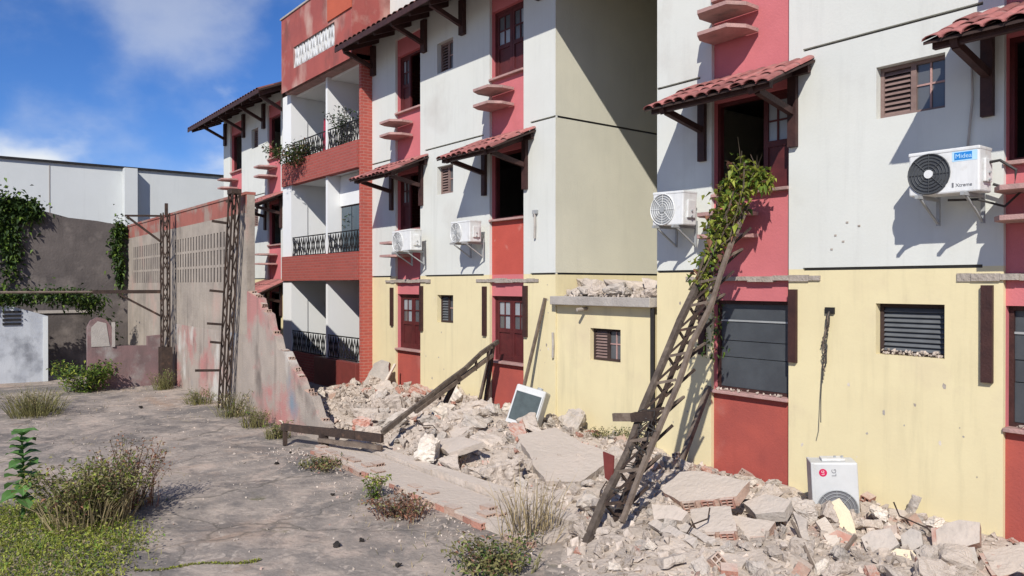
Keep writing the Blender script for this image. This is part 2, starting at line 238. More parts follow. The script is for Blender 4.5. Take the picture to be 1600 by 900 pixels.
# ------------------------------------------------------------------ mesh helpers
class MB:
    def __init__(s): s.v = []; s.f = []; s.m = []
    def poly(s, pts, m=0):
        i = len(s.v); s.v += [tuple(p) for p in pts]; s.f.append(tuple(range(i, i + len(pts)))); s.m.append(m)
    def box(s, x0, x1, y0, y1, z0, z1, m=0):
        s.hexa([(x0, y0, z0), (x1, y0, z0), (x1, y1, z0), (x0, y1, z0), (x0, y0, z1), (x1, y0, z1), (x1, y1, z1), (x0, y1, z1)], m); return s
    def hexa(s, p, m=0):
        i = len(s.v); s.v += [tuple(q) for q in p]
        for f in ((3, 2, 1, 0), (4, 5, 6, 7), (0, 1, 5, 4), (1, 2, 6, 5), (2, 3, 7, 6), (3, 0, 4, 7)):
            s.f.append(tuple(i + k for k in f)); s.m.append(m)
        return s
    def beam(s, p, q, w, h, m=0, up=(0, 0, 1)):
        p = Vector(p); q = Vector(q); d = (q - p).normalized(); u = Vector(up)
        if abs(d.dot(u)) > 0.97: u = Vector((0, 1, 0))
        a = d.cross(u).normalized() * w / 2; b = a.cross(d).normalized() * h / 2
        s.hexa([p - a - b, p + a - b, q + a - b, q - a - b, p - a + b, p + a + b, q + a + b, q - a + b], m); return s
    def tube(s, pts, r, n=6, m=0):
        pts = [Vector(p) for p in pts]; i0 = len(s.v)
        for k, p in enumerate(pts):
            d = (pts[min(k + 1, len(pts) - 1)] - pts[max(k - 1, 0)]).normalized()
            u = Vector((0, 0, 1)) if abs(d.z) < 0.9 else Vector((1, 0, 0))
            a = d.cross(u).normalized(); b = a.cross(d); rr = r[k] if isinstance(r, (list, tuple)) else r
            for j in range(n):
                t = 2 * math.pi * j / n; s.v.append(tuple(p + (a * math.cos(t) + b * math.sin(t)) * rr))
        for k in range(len(pts) - 1):
            for j in range(n):
                a = i0 + k * n + j; b = i0 + k * n + (j + 1) % n
                s.f.append((a, b, b + n, a + n)); s.m.append(m)
        s.f.append(tuple(i0 + j for j in range(n))[::-1]); s.m.append(m)
        e = i0 + (len(pts) - 1) * n; s.f.append(tuple(e + j for j in range(n))); s.m.append(m); return s
    def prism(s, pts, d, m=0, mside=None):
        """pts: planar loop, d: extrusion vector"""
        d = Vector(d); a = [Vector(p) for p in pts]; b = [p + d for p in a]; ms = m if mside is None else mside
        s.poly(a[::-1], m); s.poly(b, m)
        for k in range(len(a)):
            j = (k + 1) % len(a); s.poly([a[k], a[j], b[j], b[k]], ms)
        return s
    def xf(s, M):
        s.v = [tuple(M @ Vector(p)) for p in s.v]; return s
    def mesh(s, name, mats, off=(0, 0, 0), smooth=False):
        me = bpy.data.meshes.new(name); o = Vector(off)
        me.from_pydata([tuple(Vector(p) - o) for p in s.v], [], s.f)
        if isinstance(mats, str): mats = [mats]
        for k in mats: me.materials.append(MATS[k])
        me.polygons.foreach_set('material_index', s.m)
        if smooth: me.polygons.foreach_set('use_smooth', [True] * len(s.f))
        me.update(); return me
    def build(s, name, mats, parent=None, smooth=False, bevel=0):
        off = (0, 0, 0)
        if parent is not None:
            r = parent
            while r.parent: r = r.parent
            off = r.location
        o = bpy.data.objects.new(name, s.mesh(name, mats, off, smooth)); col.objects.link(o); o.parent = parent
        if bevel:
            b = o.modifiers.new('bevel', 'BEVEL'); b.width = bevel; b.segments = 2; b.limit_method = 'ANGLE'
        return o
def tag(o, label, cat, group=None):
    o['label'] = label; o['category'] = cat
    if group: o['group'] = group
    return o
def thing(name, label, cat, loc=(0, 0, 0), group=None):
    o = bpy.data.objects.new(name, None); col.objects.link(o); o.location = loc; o.empty_display_size = 0.1
    return tag(o, label, cat, group)
def inst(name, me, parent, loc, rot=(0, 0, 0), scale=(1, 1, 1)):
    o = bpy.data.objects.new(name, me); col.objects.link(o); o.parent = parent
    r = parent; off = Vector((0, 0, 0))
    if parent is not None:
        while r.parent: r = r.parent
        off = r.location
    o.location = Vector(loc) - off; o.rotation_euler = rot; o.scale = scale; return o
def struct(o): o['kind'] = 'structure'; return o
def stuff(o): o['kind'] = 'stuff'; return o

def panel(mb, x0, x1, z0, z1, y, holes, mfun, depth=0.15, revm=None, extra_x=(), extra_z=()):
    """wall sheet facing -Y with rectangular holes (x0,x1,z0,z1[,depth,mat]) and their reveals"""
    def lines(a, b, ks): return sorted({round(k, 4) for k in [a, b, *ks] if a - 1e-6 <= k <= b + 1e-6})
    xs = lines(x0, x1, [h[0] for h in holes] + [h[1] for h in holes] + list(extra_x))
    zs = lines(z0, z1, [h[2] for h in holes] + [h[3] for h in holes] + list(extra_z))
    for i in range(len(xs) - 1):
        for j in range(len(zs) - 1):
            cx = (xs[i] + xs[i + 1]) / 2; cz = (zs[j] + zs[j + 1]) / 2
            if any(h[0] < cx < h[1] and h[2] < cz < h[3] for h in holes): continue
            mb.poly([(xs[i], y, zs[j]), (xs[i + 1], y, zs[j]), (xs[i + 1], y, zs[j + 1]), (xs[i], y, zs[j + 1])], mfun(cx, cz))
    for h in holes:
        d = h[4] if len(h) > 4 else depth; a, b, c, e = h[:4]
        zc = sorted({c, e, *[k for k in extra_z if c < k < e]})
        for j in range(len(zc) - 1):
            c0, c1 = zc[j], zc[j + 1]; mm = revm if revm is not None else mfun(a - 0.01, (c0 + c1) / 2)
            mb.poly([(a, y, c0), (a, y, c1), (a, y + d, c1), (a, y + d, c0)], mm)
            mb.poly([(b, y, c1), (b, y, c0), (b, y + d, c0), (b, y + d, c1)], mm)
        mm = revm if revm is not None else mfun((a + b) / 2, e + 0.01)
        mb.poly([(a, y, e), (b, y, e), (b, y + d, e), (a, y + d, e)], mm)
        mb.poly([(b, y, c), (a, y, c), (a, y + d, c), (b, y + d, c)], mm)
        if len(h) > 5:
            mb.poly([(a, y + d, c), (b, y + d, c), (b, y + d, e), (a, y + d, e)], h[5])

# ------------------------------------------------------------------ the setting: ground
G = -0.1
g = MB()
xs = [-1500, -400, -120, -60] + [-44 + 0.5 * i for i in range(110)] + [30, 120, 400, 1500]
ys = [-1500, -400, -120, -50] + [-24 + 0.5 * i for i in range(42)] + [0, 20, 60, 200, 600, 1500]
def gz(x, y):
    if -44 < x < 11 and -24 < y < -3: return G + 0.035 * noise.noise((x * 0.5, y * 0.5, 0)) + 0.018 * noise.noise((x * 1.7, y * 1.7, 3))
    return G
for y in ys:
    for x in xs: g.v.append((x, y, gz(x, y)))
nx = len(xs)
for j in range(len(ys) - 1):
    for i in range(nx - 1):
        g.f.append((j * nx + i, j * nx + i + 1, (j + 1) * nx + i + 1, (j + 1) * nx + i)); g.m.append(0)
struct(g.build('ground', 'yard', smooth=True))

# ------------------------------------------------------------------ apartment building
B = thing('apartment_building', 'three storey apartment block painted white, yellow and red behind the rubble', 'building', (-13, 0, 0))
ZT = 8.75                                            # wall top under the roof
F2, F3 = 2.8, 5.6
SPANS = dict(right=(-7.93, 1.2), left=(-17.3, -10.3), far=(-29.0, -22.4))
STRIPS = dict(right=[(-6.91, -5.68), (-3.18, -1.95)], left=[(-16.08, -14.94), (-12.29, -11.21)], far=[(-28.25, -27.0), (-24.5, -23.35)])
SMALL = dict(right=[(-4.53, -3.76), (-0.85, -0.1)], left=[(-14.23, -13.6)], far=[(-26.0, -25.35)])
WINZ = [(1.1, 2.38), (3.88, 5.2), (6.66, 8.0)]
SMZ = [(1.78, 2.38), (4.56, 5.17), (7.2, 7.85)]
def wallcol(x, z): return 1 if z < F2 else 0
for k, (x0, x1) in SPANS.items():
    mb = MB(); holes = []
    for a, b in STRIPS[k]: holes.append((a, b, -0.3, 8.4, 0.06))
    for a, b in SMALL[k]:
        for c, d in SMZ: holes.append((a, b, c, d, 0.16))
    cuts = sorted([x0] + [v for s in STRIPS[k] for v in s] + [x1])
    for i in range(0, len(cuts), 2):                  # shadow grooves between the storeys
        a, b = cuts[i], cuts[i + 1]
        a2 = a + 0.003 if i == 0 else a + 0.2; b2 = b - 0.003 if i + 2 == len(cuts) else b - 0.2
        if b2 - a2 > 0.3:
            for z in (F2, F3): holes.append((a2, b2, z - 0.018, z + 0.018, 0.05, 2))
    panel(mb, x0, x1, -0.3, ZT, 0, holes, wallcol, extra_z=(F2,))
    mb.build('wall', ['white', 'yellow', 'interior'], B)
    for n, (a, b) in enumerate(STRIPS[k]):
        p = MB(); bright = (k == 'left' and n == 1)
        def sc_(x, z, bright=bright): return 1 if z < 1.12 else (2 if bright and 2.8 < z < 3.9 else 0)
        panel(p, a, b, -0.3, 8.4, 0.06, [(a + 0.003, b - 0.003, c, d, 0.14) for c, d in WINZ], sc_, revm=0, extra_z=(1.12, F2))
        p.build('pink_panel', ['pink', 'red', 'brightred'], B)
# hidden shell: end walls, back wall, storey slabs, room partitions
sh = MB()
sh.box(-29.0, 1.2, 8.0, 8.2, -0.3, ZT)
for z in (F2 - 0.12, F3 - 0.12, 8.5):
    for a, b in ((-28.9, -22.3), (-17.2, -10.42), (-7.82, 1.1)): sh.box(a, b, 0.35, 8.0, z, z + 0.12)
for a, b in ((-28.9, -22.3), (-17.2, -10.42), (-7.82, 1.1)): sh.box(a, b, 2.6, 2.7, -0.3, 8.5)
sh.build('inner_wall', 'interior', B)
def sidewall(X, sgn, y0, y1, col2, zt=8.6):
    s = MB(); zs = [-0.3, F2 - 0.018, F2 + 0.018, F3 - 0.018, F3 + 0.018, zt]
    for i in range(5):
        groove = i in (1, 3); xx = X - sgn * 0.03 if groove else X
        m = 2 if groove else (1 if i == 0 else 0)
        q = [(xx, y0, zs[i]), (xx, y1, zs[i]), (xx, y1, zs[i + 1]), (xx, y0, zs[i + 1])]
        s.poly(q if sgn > 0 else q[::-1], m)
    s.build('side_wall', col2, B)
sidewall(-10.3, 1, 0, 8, ['cream', 'yellow', 'interior'], 8.66)
sidewall(-7.93, -1, 0, 8, ['cream', 'yellow', 'interior'])
sidewall(1.2, 1, 0, 8, ['white', 'yellow', 'interior'])
sidewall(-29.0, -1, 0, 8, ['white', 'yellow', 'interior'])
MB().box(-10.29, -7.94, 5.0, 5.2, -0.3, ZT).build('recess_wall', 'cream', B)

def casement(a, b, c, d, y, style, parent=B):
    """two leaf wooden window: frame part with leaves, panes as sub-parts"""
    f = MB(); t = 0.05
    f.box(a + 0.004, b - 0.004, y - 0.03, y + 0.05, d - t, d - 0.004); f.box(a + 0.004, b - 0.004, y - 0.03, y + 0.05, c + 0.004, c + t)
    f.box(a + 0.004, a + t, y - 0.03, y + 0.05, c + t, d - t); f.box(b - t, b - 0.004, y - 0.03, y + 0.05, c + t, d - t)
    W = f.build('window', 'maroon' if style != 'glass' else 'wood', parent)
    ia, ib, ic, id_ = a + t, b - t, c + t, d - t
    if style == 'glass':                               # dark sheets in horizontal rows
        rows = [ic, ic + (id_ - ic) * 0.36, ic + (id_ - ic) * 0.56, ic + (id_ - ic) * 0.8, id_]
        for i in range(4):
            yy = y + 0.012 * (i % 2)
            MB().box(ia, ib, yy, yy + 0.012, rows[i] + 0.004, rows[i + 1] - 0.004).build('pane', 'shadecloth', W)
        MB().box(ia, ib, y - 0.015, y - 0.005, rows[3] - 0.012, rows[3] + 0.012).build('bar', 'acgrey', W)
        return W
    mid = (ia + ib) / 2
    leaves = {'closed': [(ia, mid), (mid, ib)], 'right': [(ia + (ib - ia) * 0.62, ib)], 'left': [(ia, ia + (ib - ia) * 0.38)], 'open': []}[style]
    for (u, v) in leaves:
        lf = MB(); s = 0.07; zm = ic + (id_ - ic) * 0.47
        lf.box(u + .003, u + s, y - .02, y + .03, ic, id_); lf.box(v - s, v - .003, y - .02, y + .03, ic, id_)
        lf.box(u + s, v - s, y - .02, y + .03, id_ - s, id_); lf.box(u + s, v - s, y - .02, y + .03, zm - .04, zm + .04); lf.box(u + s, v - s, y - .02, y + .03, ic, ic + s)
        um = (u + v) / 2; zz = (zm + .04 + id_ - s) / 2
        lf.box(um - .012, um + .012, y - .015, y + .025, zm + .04, id_ - s); lf.box(u + s, um - .012, y - .015, y + .025, zz - .012, zz + .012); lf.box(um + .012, v - s, y - .015, y + .025, zz - .012, zz + .012)
        lf.box(u + s, v - s, y + .0, y + .012, ic + s, zm - .04)
        lf.build('leaf', 'maroon', W)
        for (p, q) in ((u + s, um - .012), (um + .012, v - s)):
            for (e, g_) in ((zm + .04, zz - .012), (zz + .012, id_ - s)):
                MB().box(p, q, y + .004, y + .01, e, g_).build('pane', ('panepale' if style == 'right' else random.choice(['panepale', 'panemid', 'panemid'])), W)
    return W
STY = {('right', 0): ['glass', 'right', 'closed'], ('right', 1): ['glass', 'open', 'closed'], ('left', 0): ['closed', 'left', 'left'], ('left', 1): ['closed', 'open', 'closed'],
       ('far', 0): ['closed', 'open', 'open'], ('far', 1): ['open', 'open', 'open']}
for k in STRIPS:
    for n, (a, b) in enumerate(STRIPS[k]):
        for i, (c, d) in enumerate(WINZ):
            casement(a, b, c, d, 0.17, STY[(k, n)][i])
            MB().box(a + 0.002, b - 0.002, -0.03, 0.2, c - 0.035, c + 0.008).build('window_sill', 'shelf', B, bevel=0.006)
def small_window(a, b, c, d, y=0.13, full=False):
    f = MB(); t = 0.045
    f.box(a + .003, b - .003, y - .03, y + .04, d - t, d - .003); f.box(a + .003, b - .003, y - .03, y + .04, c + .003, c + t)
    f.box(a + .003, a + t, y - .03, y + .04, c + t, d - t); f.box(b - t, b - .003, y - .03, y + .04, c + t, d - t)
    m = a + (b - a) * 0.5 if not full else b - t + .03
    if not full: f.box(m - .03, m + .03, y - .03, y + .03, c + t, d - t)
    W = f.build('small_window', 'winwood' if c > 4 else 'underside', B)
    n = 9; h = (d - c - 2 * t) / n
    for i in range(n):
        z = c + t + h * i
        MB().hexa([(a + t, y - .022, z), (m - .03, y - .022, z), (m - .03, y + .02, z + h * .8), (a + t, y + .02, z + h * .8),
                   (a + t, y - .022, z + .008), (m - .03, y - .022, z + .008), (m - .03, y + .02, z + h * .8 + .008), (a + t, y + .02, z + h * .8 + .008)]).build('slat', 'winwood' if c > 4 or y > .135 else 'slatgrey', W)
    if full: return
    MB().box(m + .03, b - t, y + .0, y + .01, c + t, d - t).build('pane', 'panemid', W)
    q = MB(); um = (m + .03 + b - t) / 2; zz = (c + d) / 2 + .02
    q.box(um - .01, um + .01, y - .015, y - .001, c + t, d - t); q.box(m + .03, um - .01, y - .015, y - .001, zz - .01, zz + .01); q.box(um + .01, b - t, y - .015, y - .001, zz - .01, zz + .01)
    q.build('glazing_bar', 'shelf', W)
for k in SMALL:
    for a, b in SMALL[k]:
        for c, d in SMZ: small_window(a, b, c, d, full=(k == 'right' and c < 2))

# shelves for air conditioners under the upper windows
def ac_shelf(x, z, sp=B):
    pts = [(x, 0.02, z), (x, -0.30, z), (x + .12, -0.50, z), (x + .60, -0.50, z), (x + .74, -0.26, z), (x + .74, 0.02, z)]
    MB().prism(pts, (0, 0, 0.05)).build('concrete_shelf', 'shelf', sp, bevel=0.006)
for k in STRIPS:
    for n, (a, b) in enumerate(STRIPS[k]):
        for i, base in ((1, 3.24), (2, 6.02)):
            if (k, n, i) in (('left', 1, 1),): continue
            ac_shelf(a + 0.02, base); ac_shelf(a + 0.02, base + 0.30)

# tiled window canopies on the second storey (and on the far block's ground floor)
def barrel(w, l, name, m):
    mb = MB(); n = 6
    for r, flip in ((w / 2, 0), (w / 2 - 0.014, 1)):
        for k in range(2):
            for j in range(n + 1):
                t = math.pi * j / n; rr = r * (1.0 if k == 0 else 0.9); mb.v.append((math.cos(t) * rr, -l * (1 - k), math.sin(t) * rr * 0.52))
    b = n + 1
    for j in range(n):
        mb.f.append((j, j + 1, b + j + 1, b + j)); mb.m.append(0)
        mb.f.append((2 * b + j + 1, 2 * b + j, 3 * b + j, 3 * b + j + 1)); mb.m.append(0)
        mb.f.append((j + 1, j, 2 * b + j, 2 * b + j + 1)); mb.m.append(0)
    return mb.mesh(name, m, smooth=False)
TILE = barrel(0.185, 0.44, 'tile', 'tile'); EAVE = barrel(0.235, 0.55, 'tile', 'rooftile')
def canopy(a, b, zw, o=1.0, drop=0.42, rnd=0.0):
    x0, x1 = a - 0.37, b + 0.37; zf = zw - drop
    bd = MB(); bd.hexa([(x0, -o, zf - .03), (x1, -o, zf - .03), (x1, 0.0, zw - .03), (x0, 0.0, zw - .03), (x0, -o, zf), (x1, -o, zf), (x1, 0.0, zw), (x0, 0.0, zw)])
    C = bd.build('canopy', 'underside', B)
    fr = MB()
    for x in (a - .11, b + .07): fr.beam((x, -.02, zw - .09), (x, -o + .06, zf - .06), .07, .09)
    fr.beam((x0 + .05, -o + .12, zf - .02), (x1 - .05, -o + .12, zf - .02), .07, .09); fr.beam((x0 + .05, -.05, zw - .12), (x1 - .05, -.05, zw - .12), .07, .09)
    fr.build('rafter', 'wood', C)
    for s in (-1, 1):
        x = a - .145 if s < 0 else b + .075
        MB().box(x - .06, x + .06, -.065, 0.0, zw - 1.07, zw - .1).build('post', 'wood', C)
        MB().beam((x, -.07, zw - .62), (x, -o + .2, zf - .04), .075, .085).build('brace', 'wood', C)
    L_ = math.hypot(o + .05, drop); sl_ = math.atan2(drop, o)
    n = int(round((x1 - x0) / 0.182))
    for i in range(n):
        x = x0 + (i + .5) * (x1 - x0) / n
        for k in range(3):
            t = k * 0.335
            inst('tile', TILE, C, (x + random.uniform(-.008, .008), -o - .06 + .44 + t - .03 * k * 0, zf + (0.4 + t - .02) * math.tan(sl_) * 1.0 + .004 + .012 * k), (sl_ + random.uniform(-.035, .035), random.uniform(-.06, .06), random.uniform(-.045, .045)))
    return C
for k in ('right', 'left', 'far'):
    for n, (a, b) in enumerate(STRIPS[k]): canopy(a, b, 5.45)
canopy(*STRIPS['far'][1], 2.7)
# torn-off ground floor canopies: leftover posts and a mortar scar above the window
for k in ('right', 'left'):
    for n, (a, b) in enumerate(STRIPS[k]):
        for s in (-1, 1):
            x = a - .145 if s < 0 else b + .075; z0 = 1.6 + random.uniform(-.04, .04)
            MB().box(x - .055, x + .055, -.05, 0.0, z0, 2.58 + random.uniform(-.05, .02)).build('post', 'wood', B)
        sm = MB(); x = a - .45
        while x < b + .42:
            w_ = random.uniform(.12, .3); h0 = random.uniform(.025, .05); h1 = random.uniform(.02, .045)
            sm.box(x, min(x + w_, b + .45) - .002, -random.uniform(.012, .035), 0.058, 2.685 - h0, 2.685 + h1); x += w_
        sm.build('mortar_scar', 'scar', B)

# roofs
def roof(x0, x1, ze, o=1.0, tiles=True):
    sl_ = math.tan(R(23)); yr = 4.0; zr = ze + (yr + o) * sl_
    mb = MB()
    mb.hexa([(x0, -o, ze), (x1, -o, ze), (x1, yr, zr), (x0, yr, zr), (x0, -o, ze + .05), (x1, -o, ze + .05), (x1, yr, zr + .05), (x0, yr, zr + .05)])
    mb.hexa([(x0, yr, zr), (x1, yr, zr), (x1, 9, ze), (x0, 9, ze), (x0, yr, zr + .05), (x1, yr, zr + .05), (x1, 9, ze + .05), (x0, 9, ze + .05)])
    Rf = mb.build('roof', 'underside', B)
    x = x0 + .3
    while x < x1:
        MB().beam((x, -o + .05, ze - .05), (x, .1, ze - .05 + (o + .05) * sl_), .07, .11).build('rafter', 'wood', Rf); x += 0.78
    MB().box(x0, x1, -o - .025, -o, ze - .06, ze + .06).build('fascia', 'wood', Rf)
    n = int((x1 - x0) / .235)
    for i in range(n):
        xx = x0 + (i + .5) * (x1 - x0) / n
        inst('tile', EAVE, Rf, (xx, -o + .49, ze + .05 + .49 * sl_ + .005), (R(23), 0, random.uniform(-.02, .02)))
    tl = MB()                                           # the rest of the roof covering, out of sight from the yard
    k = 0; 
    tl.hexa([(x0, -o + .45, ze + .055 + .45 * sl_), (x1, -o + .45, ze + .055 + .45 * sl_), (x1, yr, zr + .055), (x0, yr, zr + .055), (x0, -o + .45, ze + .1 + .45 * sl_), (x1, -o + .45, ze + .1 + .45 * sl_), (x1, yr, zr + .1), (x0, yr, zr + .1)])
    tl.hexa([(x0, yr, zr + .055), (x1, yr, zr + .055), (x1, 9, ze + .055), (x0, 9, ze + .055), (x0, yr, zr + .1), (x1, yr, zr + .1), (x1, 9, ze + .1), (x0, 9, ze + .1)])
    tl.build('roof_covering', 'rooftile', Rf)
    return Rf
RF = roof(-17.22, 1.6, 8.25); RF2 = roof(-29.95, -22.45, 8.33)
for x in (-17.12, -14.72, -13.19, -10.7, -7.5, -5.3, -2.0):
    MB().box(x - .08, x + .08, -.09, 0, 7.78, 8.5).build('post', 'wood', RF); MB().beam((x, -.07, 7.98), (x, -.82, 8.24), .08, .09).build('brace', 'wood', RF)
for x in (-28.7, -26.7, -24.75, -22.9):
    MB().box(x - .08, x + .08, -.09, 0, 7.7, 8.5).build('post', 'wood', RF2); MB().beam((x, -.07, 7.95), (x, -.82, 8.3), .08, .09).build('brace', 'wood', RF2)

# ---- balcony tower between the left and far parts
TX0, TX1, TY = -22.4, -17.25, -0.3
def iron_panel(x0, x1, z0, z1, y, parent):
    m = MB(); m.box(x0, x1, y - .012, y + .012, z1 - .03, z1); m.box(x0, x1, y - .012, y + .012, z0, z0 + .03)
    n = max(2, int((x1 - x0) / .30)); w_ = (x1 - x0) / n; h = z1 - z0
    for i in range(n):
        a = x0 + i * w_; c = a + w_ / 2
        m.beam((a, y, z0 + .03), (c, y, z1 - .05), .016, .022); m.beam((a + w_, y, z0 + .03), (c, y, z1 - .05), .016, .022)
        m.beam((a, y, z1 - .05), (c, y, z0 + .04), .014, .02); m.beam((a + w_, y, z1 - .05), (c, y, z0 + .04), .014, .02)
        m.beam((c, y, z0 + .03), (c, y, z1 - .03), .014, .014)
    return m.build('iron_railing', 'iron', parent)
T = MB()
T.box(TX0, TX0 + .65, TY, 0.2, -0.3, 8.2, 0)            # left pier
T.box(-19.43, -19.32, TY + .04, 2.4, -0.2, 8.2, 0)      # partition between the two loggias
T.box(TX0 + .02, TX0 + .62, 0.2, 2.4, -0.2, 8.2, 0); T.box(TX0 + .62, TX1 - .12, 2.4, 2.5, -0.2, 8.2, 0)
for z in (-0.2, 2.75, 5.55, 8.12): T.box(TX0 + .66, TX1 - .12, TY + .16, 2.4, z, z + .1, 0)
TW = T.build('loggia_wall', 'balcony', B)
MB().box(TX0 + .6, TX1 - .1, 2.52, 3, -.2, 11.5).build('inner_wall', 'white', B)
MB().box(TX1 - .12, TX1, TY, 2.6, -0.3, 8.2).build('brick_pier', 'brickred', B)
for z0, z1 in ((2.72, 3.43), (5.52, 6.2)):
    q = MB().box(TX0 + .05, TX1 - .122, TY - .06, TY + .14, z0, z1).build('parapet', 'brickdark', B)
    iron_panel(TX0 + .66, -19.46, z1, z1 + .56, TY + .04, B); iron_panel(-19.28, TX1 - .14, z1, z1 + .56, TY + .04, B)
MB().box(TX0 + .05, -19.9, TY - .06, TY + .14, -0.2, .66).build('parapet', 'brickdark', B)
MB().box(-19.89, TX1 - .13, TY - .1, TY + .12, -0.2, .64).build('parapet', 'planter', B, bevel=.01)
iron_panel(TX0 + .66, -19.46, .67, 1.27, TY + .04, B); iron_panel(-19.28, TX1 - .14, .67, 1.27, TY + .04, B)
# glazed doors at the back of the loggias
for z in (0.0, 2.9, 5.7):
    for (a, b) in ((-21.5, -19.7), (-19.1, -17.6)):
        d = MB().box(a, b, 2.36, 2.398, z, z + 2.15).build('balcony_door', 'wood', B)
        for i in range(2): MB().box(a + .06 + i * (b - a) / 2, a + (i + 1) * (b - a) / 2 - .05, 2.345, 2.358, z + .1, z + 2.05).build('pane', 'glassblue', d)
# glass screen that closes half of the middle loggia
gs = MB().box(-19.3, -17.38, 0.14, 0.18, 2.86, 4.72).build('balcony_screen', 'wood', B)
for i in range(3): MB().box(-19.26 + i * .63, -18.68 + i * .63, 0.125, 0.139, 2.95, 4.68).build('pane', 'glassblue', gs)
MB().box(-19.31, -17.375, 0.1, 0.2, 4.725, 5.54).build('balcony_lintel', 'balcony', B)
# attic with pierced concrete grille
A = MB(); AY = -0.55
panel(A, -21.85, TX1, 8.18, 10.32, AY, [(-20.95, -18.25, 8.72, 9.32, 0.12)], lambda x, z: 0, revm=1)
A.box(-21.85, TX1, AY + .121, 0.4, 8.18, 8.30, 1)
A.box(-21.84, -21.7, AY + .003, 0.6, 8.31, 10.3, 1); A.box(-21.9, TX1, AY - .03, AY + .25, 10.321, 10.37, 2)
A.poly([(TX1, AY, 8.18), (TX1, 3, 8.18), (TX1, 3, 10.32), (TX1, AY, 10.32)], 0)
AT = A.build('attic_wall', ['attic', 'shelf', 'concrete'], B)
MB().box(-21.8, TX1 - .02, 0.3, 0.4, 8.32, 10.3).build('attic_back', 'white', B)
gm = MB()
for i in range(7):
    x = -20.95 + i * 2.7 / 7; w_ = 2.7 / 7
    gm.beam((x + .01, AY + .05, 8.73), (x + w_ / 2, AY + .05, 9.31), .05, .06); gm.beam((x + w_ - .01, AY + .05, 8.73), (x + w_ / 2, AY + .05, 9.31), .05, .06)
    gm.beam((x + .01, AY + .06, 9.31), (x + w_ / 2, AY + .06, 8.73), .04, .05); gm.beam((x + w_ - .01, AY + .06, 9.31), (x + w_ / 2, AY + .06, 8.73), .04, .05)
gm.build('pierced_grille', 'acwhite', AT)
MB().box(-18.62, TX1 + .01, AY - .035, AY - .004, 9.40, 11.8).build('attic_pilaster', 'orange', B)
MB().box(-18.6, TX1 - .02, AY + .002, 3.0, 10.38, 11.9).build('attic_wall', 'orange', B)
MB().box(TX1 + .003, -13.5, 0.5, 3.0, 9.0, 11.9).build('stair_wall', 'white', B)

# ---- single storey annex in the recess
AX0, AX1 = -10.296, -8.06
an = MB(); panel(an, AX0, AX1, -.3, 2.25, 0.03, [(-9.44, -8.73, 1.33, 1.87, .16)], lambda x, z: 0)
an.poly([(AX1, .03, -.3), (AX1, 4.9, -.3), (AX1, 4.9, 2.25), (AX1, .03, 2.25)], 0)
an.build('annex_wall', 'yellow', B)
small_window(-9.44, -8.73, 1.33, 1.87, y=.14)
MB().box(AX0, -7.96, -.14, 4.9, 2.252, 2.40).build('annex_roof', 'concrete', B, bevel=.01)
MB().tube([(-9.52, .1, 2.2), (-9.52, -.2, 2.18)], .03, 8).build('drain_spout', 'scar', B)
MB().tube([(-7.995, -.03, -.1), (-7.995, -.03, 2.24)], .035, 8).build('drain_pipe', 'iron', B)
# small wall fixtures: pipe stubs, a cable bracket, broken fittings
for x, z0, z1 in ((-10.85, 3.45, 3.95), (-10.34, 1.3, 1.75)): MB().tube([(x, -.03, z0), (x + .02, -.04, (z0 + z1) / 2), (x, -.03, z1)], .022, 6).build('pipe_stub', 'concrete', B)
MB().box(-10.9, -10.78, -.05, -.002, 3.9, 3.97).build('pipe_bracket', 'acgrey', B)
rc = random.Random(77)
for i in range(46):
    x = rc.choice((rc.uniform(-5.5, -3.3), rc.uniform(-5.5, -3.3), rc.uniform(-7.8, -7.2), rc.uniform(-11.1, -10.4), rc.uniform(-14.8, -12.8))); z = rc.uniform(.25, 1.5) if rc.random() < .75 else rc.uniform(1.5, 2.6); r_ = rc.uniform(.008, .03)
    k_ = rc.randrange(5, 8); pts = [(x + math.cos(6.283 * q / k_) * r_ * rc.uniform(.5, 1.2), -.0015, z + math.sin(6.283 * q / k_) * r_ * rc.uniform(.5, 1.6)) for q in range(k_)]
    if any(a - .02 < x < b + .02 and z < 2.45 and c - .05 < z < d + .05 for kk in SMALL for a, b in SMALL[kk] for c, d in SMZ): continue
    m_ = MB(); m_.poly(pts); m_.build('chipped_plaster', rc.choice(['scar', 'concrete', 'plasterwhite']), B)
for x, z in ((-5.05, 3.2), (-4.95, 3.12), (-4.75, 3.3), (-4.9, 3.35), (-5.1, 3.03)): MB().box(x, x + .03, -.006, -.001, z, z + .022).build('chipped_plaster', 'scar', B)

